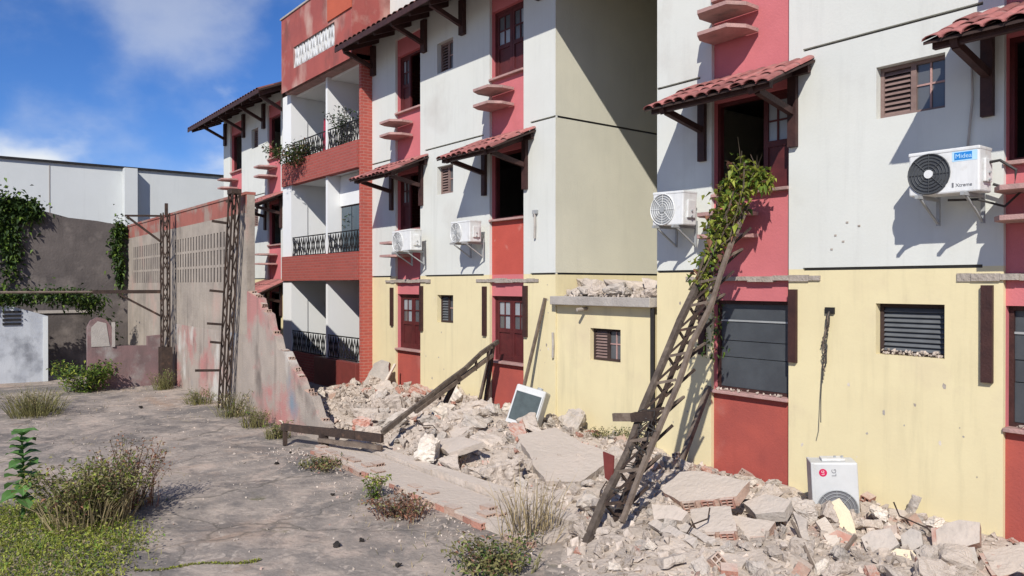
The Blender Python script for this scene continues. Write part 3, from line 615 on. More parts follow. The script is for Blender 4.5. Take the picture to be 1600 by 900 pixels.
# ------------------------------------------------------------------ bricks, rubble shapes
def hollow_brick(l=.19, w=.115, h=.18, t=.013):
    """clay block whose cells run along X"""
    m = MB(); y, z, x = w / 2, h / 2, l / 2
    m.box(-x, x, -y, y, -z, -z + t); m.box(-x, x, -y, y, z - t, z)
    m.box(-x, x, -y, -y + t, -z + t, z - t); m.box(-x, x, y - t, y, -z + t, z - t); m.box(-x, x, -t / 2, t / 2, -z + t, z - t)
    for k in (-1, 1):
        for s in (-1, 1):
            a, b = (-y + t, -t / 2) if s < 0 else (t / 2, y - t); c = k * h / 6
            m.box(-x, x, a, b, c - t / 2, c + t / 2)
    m.poly([(0, -y + t, -z + t), (0, y - t, -z + t), (0, y - t, z - t), (0, -y + t, z - t)]); return m
HB = [hollow_brick().mesh('brick', 'clay'), hollow_brick(.19, .115, .18).mesh('brick', 'claydust')]
def chunk_mesh(name, m, sx, sy, sz, n=14, seed=0, blocky=0.5, rough=True):
    rnd = random.Random(seed); bm = bmesh.new()
    for i in range(n):
        p = Vector((rnd.uniform(-1, 1), rnd.uniform(-1, 1), rnd.uniform(-1, 1)))
        if blocky > rnd.random(): p = Vector((math.copysign(rnd.uniform(.7, 1), p.x), math.copysign(rnd.uniform(.7, 1), p.y), math.copysign(rnd.uniform(.75, 1), p.z)))
        else: p = p.normalized()
        bm.verts.new((p.x * sx / 2, p.y * sy / 2, p.z * sz / 2))
    r = bmesh.ops.convex_hull(bm, input=bm.verts)
    bmesh.ops.delete(bm, geom=[v for v in bm.verts if not v.link_faces], context='VERTS')
    if rough:
        bmesh.ops.triangulate(bm, faces=bm.faces)
        for _ in range(3): bmesh.ops.subdivide_edges(bm, edges=[e for e in bm.edges if e.calc_length() > .13 * sx], cuts=1, use_grid_fill=True)
        bmesh.ops.triangulate(bm, faces=bm.faces); bm.normal_update()
        for v in bm.verts:
            q = v.co * (3.2 / sx) + Vector((seed * 1.7, 0, 0)); v.co += v.normal * (noise.noise(q) * .12 + noise.noise(q * 2.7) * .08 + noise.noise(q * 6) * .03) * min(sx, sy, sz) * 1.4
    bmesh.ops.recalc_face_normals(bm, faces=bm.faces)
    me = bpy.data.meshes.new(name); bm.to_mesh(me); bm.free(); me.materials.append(MATS[m]); return me

# ------------------------------------------------------------------ boundary wall with the broken end
WY = -3.5
W_ = thing('boundary_wall', 'tall stained boundary wall with red top band, torn away in a diagonal break', 'wall', (-20, WY, 0)); W_['kind'] = 'thing'
wp = MB(); slits = []
for (a, b) in ((-26.9, -23.35), (-21.9, -17.3)):
    n = int((b - a) / .235)
    for i in range(n):
        x = a + (i + .5) * (b - a) / n
        for z in (2.66, 3.06, 3.46):
            slits.append((x - .045, x + .045, z, z + .34, .13, 3))  # backs and reveals take the dark wall colour, painting in deep slit shade
def wcol(x, z): return 1 if z > 4.12 else (2 if z < 1.55 and x > -21.8 else 0)
panel(wp, -27.7, -16.15, -.3, 4.5, WY, slits, wcol, revm=3, extra_z=(4.12, 1.55), extra_x=(-21.8,))
wp.box(-27.7, -16.15, WY + .16, WY + .17, -.3, 4.5, 0); wp.box(-27.7, -16.15, WY - .02, WY + .19, 4.502, 4.56, 1)
wp.box(-16.16, -16.15, WY + .001, WY + .159, -.3, 4.499, 0)
wp.build('wall_face', ['wallgrey', 'wallband', 'wallpink', 'darkwall'], W_)
brk = [(-16.148, 2.46), (-15.45, 2.36), (-15.28, 2.12), (-15.02, 1.98), (-14.86, 1.76), (-14.55, 1.62), (-14.36, 1.40), (-14.02, 1.28), (-13.8, 1.05), (-13.42, .92), (-13.2, .7), (-12.82, .58), (-12.6, .36), (-12.25, .2), (-12.15, -.3)]
rj = random.Random(4); brk = [(x + rj.uniform(-.07, .07) * (0 < i_ < 14), z + rj.uniform(-.06, .06) * (0 < i_ < 14)) for i_, (x, z) in enumerate(brk)]
MB().prism([(x, WY, z) for x, z in [(-16.148, -.3)] + brk], (0, .16, 0)).build('wall_face', 'wallpink', W_)
for i in range(len(brk) - 2):
    (x0, z0), (x1, z1) = brk[i], brk[i + 1]; n = max(1, int(math.hypot(x1 - x0, z1 - z0) / .21))
    for j in range(n):
        t = (j + .5) / n
        if rj.random() < .3: continue
        inst('brick', HB[1], W_, (x0 - rj.uniform(0, .09) + (x1 - x0) * t + .03, WY + .08, z0 + (z1 - z0) * t - .05), (random.uniform(-.06, .06), random.uniform(-.4, .35), random.uniform(-.15, .15)), (rj.uniform(.6, 1), 1, rj.uniform(.7, 1)))
# low footing of the vanished wall stretch, with its broken brick edge
FT = thing('wall_footing', 'low broken footing with pinkish brick edge where the wall stood', 'footing', (-9, WY, G)); FT['kind'] = 'thing'
f = MB(); x = -11.9
while x < -6.3:
    w_ = random.uniform(.5, 1.0); x2 = min(x + w_, -6.2); z = random.uniform(.02, .07)
    f.hexa([(x, -3.36, -.2), (x2 - .01, -3.37, -.2), (x2 - .01, -3.22, -.2), (x, -3.22, -.2), (x, -3.38 + random.uniform(-.03, .03), z), (x2 - .01, -3.38, z), (x2 - .01, -3.2, z + .02), (x, -3.22, z + .02)])
    x = x2
f.build('kerb', 'slabface', FT)
f = MB(); pts = [(-11.75, -3.9), (-9.6, -4.02), (-7.6, -4.05), (-6.1, -4.0), (-6.0, -3.45), (-8.0, -3.4), (-11.6, -3.4)]
f.prism([(x, y, -.16) for x, y in pts], (0, 0, .14)); f.build('slab', 'slabface', FT)
for row, (yy, zz) in enumerate(((-3.97, -.075), (-3.84, -.045), (-3.70, -.03))):
    x = -11.7 + row * .07
    while x < -6.15:
        if random.random() < (.85, .4, .12)[row]:
            inst('brick', HB[1] if random.random() < .8 else HB[0], FT, (x, yy - .008 * (x + 11.7) + random.uniform(-.02, .02), zz + random.uniform(-.02, .012)), (R(90) + random.uniform(-.08, .08), random.uniform(-.06, .06), random.uniform(-.07, .07)), (1, random.uniform(.85, 1.05), random.uniform(.65, .8)))
        x += random.uniform(.19, .205)

# ------------------------------------------------------------------ lattice masts
def lattice(root, p, q, wx, wy, n, ch=.032, br=.018, m='rust', side=(1, 0, 0)):
    p = Vector(p); q = Vector(q); d = (q - p).normalized(); a = (Vector(side) - d * Vector(side).dot(d)).normalized(); b = d.cross(a)
    cor = [a * sx * wx / 2 + b * sy * wy / 2 for sx, sy in ((-1, -1), (1, -1), (1, 1), (-1, 1))]
    for c in cor: MB().beam(p + c, q + c, ch, ch, up=a).build('chord', m, root)
    for f_ in range(4):
        c0, c1 = cor[f_], cor[(f_ + 1) % 4]; mb = MB()
        for i in range(n):
            s0 = p + (q - p) * (i / n); s1 = p + (q - p) * ((i + 1) / n)
            A_, B_ = (c0, c1) if i % 2 == 0 else (c1, c0)
            mb.beam(s0 + A_, s1 + B_, br, br, up=a + b * .3)
        mb.build('lacing', m, root)
M1 = thing('lattice_mast', 'rusty lattice mast standing by the far end of the stained wall', 'mast', (-21.7, -3.78, G), 'lattice masts')
lattice(M1, (-21.7, -3.78, G), (-21.7, -3.78, 4.5), .26, .16, 11)
MB().beam((-21.58, -3.78, 4.4), (-21.58, -3.78, 4.75), .07, .07).build('top_plate', 'rust', M1)
for p, q in (((-21.7, -3.9, 4.42), (-21.7, -4.75, 4.38)), ((-21.7, -4.7, 4.36), (-21.7, -3.9, 3.75))): MB().beam(p, q, .05, .05).build('bracket', 'rust', M1)
MB().beam((-21.7, -3.9, 2.42), (-21.7, -5.5, 2.42), .06, .09).build('arm', 'rust', M1)
MB().beam((-21.7, -3.9, 1.78), (-21.7, -4.9, 2.36), .05, .05).build('brace', 'rust', M1)
MB().tube([(-21.7, -5.5, 2.42), (-22.1, -12.0, 2.42)], .03, 8).build('rail', 'rustpale', M1)
for x in (-21.81, -21.59): MB().box(x - .05, x + .05, -3.92, -3.64, G - .1, .95).build('footing_post', 'rust', M1)
M2 = thing('lattice_mast', 'rusty lattice mast leaning beside the broken end of the wall', 'mast', (-17.0, -3.72, G), 'lattice masts')
lattice(M2, (-17.0, -3.72, G), (-16.25, -3.72, 4.55), .25, .15, 11)
for z, l in ((3.9, .3), (2.45, .28), (1.75, .3), (.75, .5), (1.35, .22)):
    x = -17.0 + .75 * (z + .1) / 4.65; MB().beam((x - .1, -3.82, z), (x - .1, -3.82 - l, z + .03), .05, .05).build('bracket', 'rust', M2)
MB().beam((-16.25, -3.8, 4.35), (-15.85, -4.0, 4.3), .06, .06).build('bracket', 'rust', M2)
MB().box(-16.42, -16.12, -3.82, -3.62, 4.5, 4.6).build('top_plate', 'rust', M2)

M3 = thing('lattice_mast', 'overgrown broken mast tipped over against the first floor window', 'mast', (-5.6, -3.6, G), 'lattice masts')
A0, A1 = Vector((-5.70, -3.66, -.15)), Vector((-6.37, -.42, 3.5)); off = Vector((.235, .05, .02)); bk = Vector((.02, .17, -.16))
def wob(p, q, n, am, seed):
    rnd = random.Random(seed); return [Vector(p).lerp(Vector(q), i / n) + Vector((rnd.uniform(-am, am), rnd.uniform(-am, am), rnd.uniform(-am, am))) * (0 if i in (0, n) else 1) for i in range(n + 1)]
def rough_beam(pts, w, h, m, root, name='chord'):
    mb = MB()
    for i in range(len(pts) - 1):
        e = (pts[i + 1] - pts[i]).normalized() * .012; mb.beam(pts[i] - e, pts[i + 1] + e, w * random.uniform(.9, 1.1), h * random.uniform(.9, 1.1), up=(1, 0, 0))
    return mb.build(name, m, root)
rough_beam(wob(A0, A1, 8, .03, 1), .065, .072, 'weathered', M3); rough_beam(wob(A0 + off + Vector((.0, .3, .32)), A1 + off + Vector((.05, .05, .12)), 8, .03, 2), .045, .052, 'rustpale', M3)
rough_beam(wob(A0.lerp(A1, .06) + bk, A1 + bk * .6, 6, .012, 3), .045, .045, 'rust', M3)
for i in range(11):
    t = .12 + i * .08; p = A0.lerp(A1, t); m_ = 'rustpale' if i % 3 else 'rust'
    MB().beam(p, p + off + Vector((0, .05, .04)), .026, .032).build('rung', m_, M3)
    q = A0.lerp(A1, t + .08) + off; MB().beam(p, q, .022, .022).build('lacing', 'rust', M3); MB().beam(p + bk, q + bk, .028, .028).build('lacing', 'rust', M3)
    MB().beam(p + Vector((.02, .02, 0)), p + bk, .025, .025).build('lacing', 'rust', M3)
    if i % 2: MB().beam(p + off, q + bk, .025, .025).build('lacing', 'rustpale', M3)
MB().beam(A0.lerp(A1, .33) + Vector((-.33, -.05, .02)), A0.lerp(A1, .34) + Vector((.1, .02, .03)), .05, .09).build('wood_stub', 'rustpale', M3)
MB().beam(A0.lerp(A1, .345) + Vector((-.05, -.06, .0)), A0.lerp(A1, .34) + Vector((.2, .02, .06)), .12, .1).build('clamp', 'rust', M3)
MB().prism([A0.lerp(A1, .21) + Vector(v) for v in ((-.16, -.08, .16), (.0, -.08, .14), (-.02, -.08, -.16), (-.13, -.08, -.12))], (0, .02, 0)).build('red_plate', 'planter', M3)
rr = random.Random(5)
for i in range(7):                                    # tangled cables hanging on the mast
    c = A0.lerp(A1, rr.uniform(.08, .34)) + Vector((.14, .02, 0)); pts = []
    for k in range(14):
        t = k * .55 + i; s_ = rr.uniform(.06, .17); pts.append(c + Vector((math.cos(t) * s_, rr.uniform(-.06, .06), math.sin(t) * s_)))
    MB().tube(pts, .007, 5).build('cable', 'cable', M3)

M4 = thing('lattice_mast', 'splintered mast lying slanted from the rubble to the maroon window', 'mast', (-10.8, -3.14, .25), 'lattice masts')
rough_beam(wob((-10.75, -3.2, .28), (-11.84, -.14, 1.5), 6, .025, 7), .07, .065, 'weathered', M4); rough_beam(wob((-11.38, -1.35, .98), (-11.45, -1.75, .25), 3, .01, 8), .07, .06, 'rust', M4, 'strut')
rough_beam(wob((-11.0, -2.45, .5), (-11.8, -.3, 1.25), 4, .012, 9), .07, .07, 'rustpale', M4)
rough_beam(wob((-11.76, -.3, 1.45), (-12.15, -.22, .15), 3, .01, 10), .06, .06, 'rust', M4, 'strut'); rough_beam(wob((-11.9, -.25, 1.35), (-12.28, -.3, .12), 3, .01, 11), .05, .05, 'rustpale', M4, 'strut')
for t in (.45, .62, .78, .9):
    p = Vector((-10.75, -3.2, .28)).lerp(Vector((-11.84, -.14, 1.5)), t); MB().beam(p, p + Vector((.02, -.02, -.22)), .035, .035).build('lacing', 'rust', M4)
B1 = thing('fallen_beam', 'dark steel beam lying flat where the broken wall ends', 'beam', (-11.5, -3.7, .1))
rough_beam(wob((-12.6, -4.1, .2), (-10.6, -3.3, .22), 4, .008, 12), .12, .07, 'rust', B1); rough_beam(wob((-11.75, -3.82, .08), (-10.5, -3.36, .1), 3, .008, 13), .07, .06, 'rustpale', B1, 'flange')
MB().beam((-12.55, -4.08, .2), (-12.5, -4.1, -.1), .06, .06).build('leg', 'rust', B1); MB().beam((-11.75, -3.75, .18), (-11.72, -3.75, -.1), .12, .12).build('leg', 'rust', B1)

# ------------------------------------------------------------------ air conditioners
def text(name, body, size, m, parent, loc, rot):
    c = bpy.data.curves.new(name, 'FONT'); c.body = body; c.size = size; c.extrude = .0008; c.align_x = 'CENTER'; c.align_y = 'CENTER'
    tmp = bpy.data.objects.new(name, c); me = bpy.data.meshes.new_from_object(tmp); bpy.data.objects.remove(tmp)
    me.materials.clear(); me.materials.append(MATS[m]); o = bpy.data.objects.new(name, me); col.objects.link(o); o.parent = parent; o.location = loc; o.rotation_euler = rot; return o
def ac_unit(label, loc, rot=(0, 0, 0), w=.7, h=.5, d=.28, fan=-.14, dark=True, brackets=True, look=None, body='acwhite', group='air conditioner units'):
    """outdoor unit, front towards -Y, origin at bottom centre of the back"""
    r = thing('air_conditioner', label, 'air conditioner', (0, 0, 0), group)
    MB().box(-w / 2, w / 2, -d, 0, .02, h).build('casing', body, r, bevel=.018)
    MB().box(-w / 2 - .004, w / 2 + .004, -d - .006, .004, h - .035, h + .004).build('lid', body, r, bevel=.01)
    R_ = min(h * .44, .22); cz = h * .5; n = 28; cx = fan
    def ring(r0, r1, y, m, nm):
        mb = MB()
        for i in range(n):
            a, b = 2 * math.pi * i / n, 2 * math.pi * (i + 1) / n
            mb.poly([(cx + math.cos(t) * q, y, cz + math.sin(t) * q) for t, q in ((a, r0), (b, r0), (b, r1), (a, r1))])
        return mb.build(nm, m, r)
    ring(.0, R_, -d - .003, 'acdark' if dark else ('ink' if body == 'acpale' else 'acgrey'), 'fan_opening')
    gm_ = MB()
    for q in (1, .84, .68, .52, .36):
        k = 28
        gm_.tube([(cx + math.cos(2 * math.pi * i / k) * R_ * q, -d - .012, cz + math.sin(2 * math.pi * i / k) * R_ * q) for i in range(k + 1)], .004 if q < 1 else .008, 4)
    for i in range(8):
        t = math.pi * i / 4; gm_.tube([(cx + math.cos(t) * .045, -d - .013, cz + math.sin(t) * .045), (cx + math.cos(t) * R_, -d - .012, cz + math.sin(t) * R_)], .004, 4)
    gm_.build('grille', 'acdark' if dark else ('acgrey' if body == 'acpale' else 'acwhite'), r)
    hb = MB(); hb.tube([(cx, -d - .005, cz), (cx, -d - .02, cz)], .045, 16); hb.build('hub', 'acwhite' if dark else 'acgrey', r)
    sv = MB().box(w / 2 + .001, w / 2 + .03, -d * .75, -d * .2, h * .25, h * .75).build('valve_cover', 'acwhite', r, bevel=.008)
    for z in (.3, .45): MB().tube([(w / 2, -d * .5, h * z), (w / 2 + .05, -d * .5, h * z)], .014, 8).build('valve', 'acgrey', r)
    if brackets:
        for x in (-w * .32, w * .32):
            b_ = MB(); b_.beam((x, .0, -.0), (x, -d - .1, -.0), .035, .035); b_.beam((x, .12, -.28), (x, .12, .1), .035, .03); b_.beam((x, .12, .0), (x, 0, 0), .034, .034); b_.beam((x, .11, -.26), (x, -d, -.02), .022, .022); b_.build('bracket', 'acgrey', r)
    if look: look(r, w, h, d)
    r.location = loc; r.rotation_euler = rot; return r
def look1(r, w, h, d):
    MB().box(w * .13, w * .47, -d - .002, -d - .0005, h * .71, h * .92).build('sticker', 'paleblue', r); MB().box(w * .16, w * .40, -d - .004, -d - .0025, h * .74, h * .90).build('sticker_print', 'blue', r)
    text('lettering', 'Midea', .066, 'paleblue', r, (w * .285, -d - .0055, h * .815), (R(90), 0, 0))
    text('lettering', 'Xtreme', .05, 'ink', r, (w * .29, -d - .003, h * .2), (R(90), 0, 0)); MB().box(w * .125, w * .15, -d - .003, -d - .001, h * .16, h * .26).build('emblem', 'ink', r)
ac_unit('white wall unit with dark round fan and blue sticker on the upper right wall', (-3.57, -.2, 3.53), w=.7, h=.48, d=.3, look=look1)
ac_unit('white wall unit just left of the vine at the dark first floor window', (-7.30, -.2, 3.43), rot=(0, .03, 0), w=.56, h=.5, d=.3, fan=-.09, dark=False)
ac_unit('white wall unit below the dark first floor window nearest the balconies', (-14.86, -.24, 3.32), rot=(0, -.04, .05), w=.74, h=.48, d=.3, dark=False)
ac_unit('white wall unit left of the bright red panel under its canopy', (-12.62, -.2, 3.42), w=.66, h=.44, d=.28, dark=False)
def look2(r, w, h, d):
    mb = MB(); n = 24; cx, cz, q = w * .36, h * .76, .044
    mb.prism([(cx + math.cos(2 * math.pi * i / n) * q, -d - .001, cz + math.sin(2 * math.pi * i / n) * q) for i in range(n)], (0, -.002, 0)); mb.build('emblem', 'logored', r)
    text('emblem_lettering', 'LG', .042, 'acwhite', r, (cx, -d - .0045, cz), (R(90), 0, 0)); text('lettering', 'LG', .07, 'ink', r, (cx, -d - .003, h * .53), (R(90), 0, 0))
# stands on its end: local +X up
ac_unit('pale grey unit with red round logo standing on end in the rubble', (-4.60, -.33, .19), rot=(0, R(-90) - .05, R(40)), w=.80, h=.52, d=.3, fan=-.13, dark=False, brackets=False, look=look2, body='acpale')
def fallen():
    r = thing('air_conditioner', 'dusty unit fallen on the rubble showing its dark coil panel', 'air conditioner', (0, 0, 0), 'air conditioner units')
    MB().box(-.27, .27, -.16, .16, 0, .66).build('casing', 'acpale', r, bevel=.03)
    MB().box(-.225, .225, -.172, -.158, .06, .54).build('coil_panel', 'coil', r)
    f_ = MB(); f_.box(-.255, .255, -.19, -.158, .0, .06); f_.box(-.25, .25, -.178, -.158, .545, .56); f_.box(-.25, -.227, -.178, -.158, .06, .545); f_.box(.227, .25, -.178, -.158, .06, .545); f_.build('rim', 'acpale', r)
    c_ = MB()
    for i in range(22): c_.box(-.22 + i * .0203, -.212 + i * .0203, -.177, -.1715, .065, .535)
    stuff(c_.build('fin', 'coil', r))
    MB().tube([(.1, .02, .66), (.1, .02, .70)], .05, 10).build('cap', 'acgrey', r)
    r.location = (-10.05, -.95, .22); r.rotation_euler = (R(-16), R(13), R(30)); return r
fallen()

# ------------------------------------------------------------------ rubble
def lerp_tab(t, x):
    if x <= t[0][0]: return t[0][1]
    for (a, u), (b, v) in zip(t, t[1:]):
        if x <= b: return u + (v - u) * (x - a) / (b - a)
    return t[-1][1]
ZW = [(-17.3, .12), (-16.3, .2), (-15, .30), (-13, .18), (-11.8, .06), (-10.8, .24), (-9.8, .12), (-7.9, .05), (-6.8, -.04), (-5.7, -.1), (-4.3, -.03), (-3.2, -.06), (2, -.08)]
AM = [(-17.3, .08), (-15, .2), (-12, .34), (-10, .3), (-8, .22), (-6.5, .22), (-4.5, .16), (-2, .12), (2, .1)]
EDGE = [(-17.3, -3.3), (-12.4, -3.3), (-11.5, -3.2), (-6.6, -3.15), (-5.6, -4.1), (-4.5, -4.3), (2, -4.0)]
def H(x, y, lumps=True):
    e = lerp_tab(EDGE, x); t = max(0.0, min(1.0, (y - e) / (-.2 - e)))
    s = t * t * (3 - 2 * t)
    z = (G - .03) * (1 - s) + lerp_tab(ZW, x) * s + lerp_tab(AM, x) * math.sin(math.pi * min(1, t ** .75)) ** 1.3
    if t <= 0: z = G - .05 - .3 * (e - y)
    if lumps: z += (.10 * noise.noise((x * 1.3, y * 1.3, 5)) + .07 * noise.noise((x * 3.1, y * 3.1, 9)) + .028 * abs(noise.noise((x * 8, y * 8, 2))) + .012 * noise.noise((x * 21, y * 21, 4))) * (min(1, t * 5) if t > 0 else 0)
    return z
bd = MB(); X0, X1, Y0, Y1, st = -17.2, 1.15, -4.5, -.004, .06
nx_ = int((X1 - X0) / st) + 1; ny_ = int((Y1 - Y0) / st) + 1
for j in range(ny_):
    for i in range(nx_):
        x = X0 + (X1 - X0) * i / (nx_ - 1); y = Y0 + (Y1 - Y0) * j / (ny_ - 1)
        bd.v.append((x, y, H(x, y)))
for j in range(ny_ - 1):
    for i in range(nx_ - 1): bd.f.append((j * nx_ + i, j * nx_ + i + 1, (j + 1) * nx_ + i + 1, (j + 1) * nx_ + i)); bd.m.append(0)
o = stuff(bd.build('rubble_bed', 'bed', smooth=False)); o['label'] = 'dusty bed of crushed mortar and brick along the facade'; o['category'] = 'debris'

def broken_edges(pts, nrm, amt, rnd):
    out = []; n = len(pts)
    for i in range(n):
        a, b = Vector(pts[i]), Vector(pts[(i + 1) % n]); d = b - a; s = d.cross(nrm).normalized(); k = max(1, int(d.length / .11))
        out.append(a)
        for j in range(1, k): out.append(a + d * (j / k + rnd.uniform(-.25, .25) / k) + s * rnd.uniform(-amt, amt))
    return out
SLABS = [
 ('wall_slab', 'largest flat grey slab of fallen wall, lying left of the tipped mast', 'slabface', .13, (0.04, -0.2, 0.98), [(-8.92, -1.95, 0.37), (-7.68, -2.61, 0.19), (-7.32, -2.76, 0.14), (-6.96, -2.52, 0.17), (-7.07, -1.74, 0.34), (-7.52, -1.65, 0.38), (-7.92, -1.63, 0.4), (-8.63, -1.43, 0.47)], ()),
 ('wall_slab', 'grey slab with three hollow bricks showing in its front edge', 'slabface', .12, (-0.05, -0.35, 0.93), [(-5.95, -2.17, 0.23), (-5.98, -1.8, 0.37), (-5.7, -1.71, 0.42), (-5.05, -1.74, 0.44), (-5.01, -2.04, 0.33), (-5.56, -2.31, 0.2)], (4,)),
 ('wall_slab', 'smooth rounded slab below the red panel beside the standing unit', 'rubblegrey', .12, (0.0, -0.41, 0.91), [(-5.04, -1.88, 0.23), (-4.9, -1.68, 0.32), (-4.58, -1.68, 0.32), (-4.55, -1.86, 0.24), (-4.81, -1.99, 0.18)], ()),
 ('wall_slab', 'small square slab tilted in front of the mast shadow', 'slabface', .12, (0.1, -0.6, 0.8), [(-5.52, -2.81, 0.27), (-5.27, -2.73, 0.3), (-5.09, -2.74, 0.27), (-5.09, -2.84, 0.2), (-5.38, -2.93, 0.16)], ()),
 ('concrete_plank', 'narrow broken concrete strip, the left one of two lying parallel', 'rubblegrey', .05, (-0.1, -0.5, 0.86), [(-5.42, -2.98, 0.12), (-5.38, -2.91, 0.17), (-4.73, -3.05, 0.16), (-4.72, -3.13, 0.11)], ()),
 ('concrete_plank', 'narrow broken concrete strip, the right one of two lying parallel', 'rubblegrey', .05, (-0.1, -0.5, 0.86), [(-5.27, -2.83, 0.12), (-5.2, -2.77, 0.17), (-4.62, -2.9, 0.15), (-4.62, -2.97, 0.12)], ()),
 ('wall_slab', 'broad flat slab below the slab with three hollow bricks', 'slabface', .1, (0.0, -0.36, 0.93), [(-5.25, -2.51, 0.22), (-4.89, -2.3, 0.3), (-4.59, -2.61, 0.18), (-4.93, -2.77, 0.11)], (2,)),
 ('wall_slab', 'wide dusty slab lying flat at the bottom edge of the picture', 'slabface', .1, (0.0, -0.12, 0.99), [(-5.1, -3.45, 0.02), (-4.96, -3.05, 0.07), (-4.25, -2.75, 0.1), (-4.18, -3.1, 0.06), (-4.42, -3.51, 0.01), (-4.84, -3.73, -0.02)], ()),
 ('wall_slab', 'dusty slab lying left of the red brick scraps', 'slabface', .1, (0.1, -0.3, 0.95), [(-4.9, -2.28, 0.2), (-4.49, -2.11, 0.2), (-4.43, -2.36, 0.12), (-4.68, -2.56, 0.08)], (2,)),
 ('wall_slab', 'square grey slab with a row of brick holes down its left edge', 'slabface', .12, (0.12, -0.79, 0.6), [(-3.39, -1.07, 0.19), (-3.22, -0.95, 0.31), (-3.05, -0.92, 0.32), (-3.01, -1.03, 0.16), (-3.2, -1.15, 0.05), (-3.33, -1.17, 0.04)], (5,)),
 ('wall_slab', 'pale flat slab in the lower right corner', 'slabface', .1, (0.0, -0.3, 0.95), [(-3.02, -0.95, 0.06), (-2.76, -0.68, 0.14), (-2.47, -0.97, 0.05), (-2.77, -1.26, -0.04)], (3,)),
 ('concrete_post', 'short upright stump of concrete post near the lower right corner', 'rubblegrey', .1, (0.51, -0.81, 0.3), [(-3.15, -1.28, 0.12), (-3.0, -1.17, 0.15), (-2.94, -1.24, -0.11), (-3.05, -1.32, -0.15)], ()),
 ('wall_slab', 'rounded pale disc of plaster beside the row of brick holes', 'rubblegrey', .08, (0.2, -0.84, 0.5), [(-3.55, -1.45, 0.17), (-3.48, -1.39, 0.25), (-3.39, -1.38, 0.23), (-3.35, -1.43, 0.13), (-3.43, -1.49, 0.06), (-3.51, -1.5, 0.07)], ()),
 ('wall_slab', 'rough oval grey lump of wall right of the cream slab', 'rubblegrey', .1, (0.2, -0.6, 0.77), [(-3.82, -1.69, 0.13), (-3.77, -1.6, 0.19), (-3.63, -1.49, 0.23), (-3.5, -1.58, 0.13), (-3.57, -1.71, 0.05), (-3.72, -1.77, 0.04)], ()),
 ('plaster_slab', 'cream painted slab leaning against the standing unit', 'plastercream', .08, (0.3, -0.81, 0.51), [(-4.44, -1.29, 0.23), (-4.32, -1.19, 0.32), (-4.19, -1.21, 0.21), (-4.05, -1.31, -0.04), (-4.29, -1.45, -0.12)], ()),
 ('brick_lump', 'bright orange red lump of brickwork below the cream slab', 'clay', .1, (0.3, -0.81, 0.51), [(-4.18, -1.79, 0.04), (-4.07, -1.68, 0.14), (-3.93, -1.65, 0.11), (-3.82, -1.74, -0.11), (-4.05, -1.88, -0.18)], ()),
 ('plaster_slab', 'bright cream plaster lump at the bottom edge right of the orange brick', 'plastercream', .1, (0.3, -0.6, 0.75), [(-3.56, -1.77, 0.02), (-3.5, -1.64, 0.1), (-3.36, -1.57, 0.1), (-3.22, -1.73, -0.08), (-3.4, -1.88, -0.13)], ()),
 ('wall_slab', 'tall slab propped upright against the ground floor brick pier', 'rubblegrey', .14, (0.6, -0.75, 0.3), [(-16.24, -0.93, 0.0), (-16.13, -0.55, 0.76), (-16.01, -0.41, 0.85), (-15.84, -0.3, 0.8), (-15.76, -0.41, 0.34), (-15.84, -0.63, -0.04)], (4,)),
 ('wall_slab', 'narrow grey slab standing at the foot of the standing unit', 'rubblegrey', .07, (0.1, -0.4, 0.91), [(-4.4, -1.94, 0.29), (-4.23, -1.96, 0.26), (-4.02, -2.22, 0.12), (-4.13, -2.23, 0.13)], ()),
 ('wall_slab', 'long block lying under the slanted mast in the middle of the heap', 'rubble', .16, (0.1, -0.31, 0.94), [(-10.23, -2.32, 0.29), (-10.3, -1.8, 0.47), (-10.01, -1.83, 0.43), (-9.84, -2.44, 0.21)], ()),
 ('wall_slab', 'greyish tilted slab in front of the fallen unit with the coil', 'slabface', .09, (-0.1, -0.4, 0.91), [(-9.96, -2.82, 0.22), (-9.4, -2.64, 0.36), (-8.72, -2.71, 0.4), (-9.14, -3.03, 0.21)], ()),
 ('plaster_slab', 'thin pale slab lying left of the cream slab', 'plasterwhite', .06, (0.05, -0.32, 0.95), [(-4.35, -1.6, 0.14), (-4.31, -1.49, 0.18), (-4.0, -1.77, 0.07), (-4.01, -1.92, 0.02)], ()),
]
rs = random.Random(21)
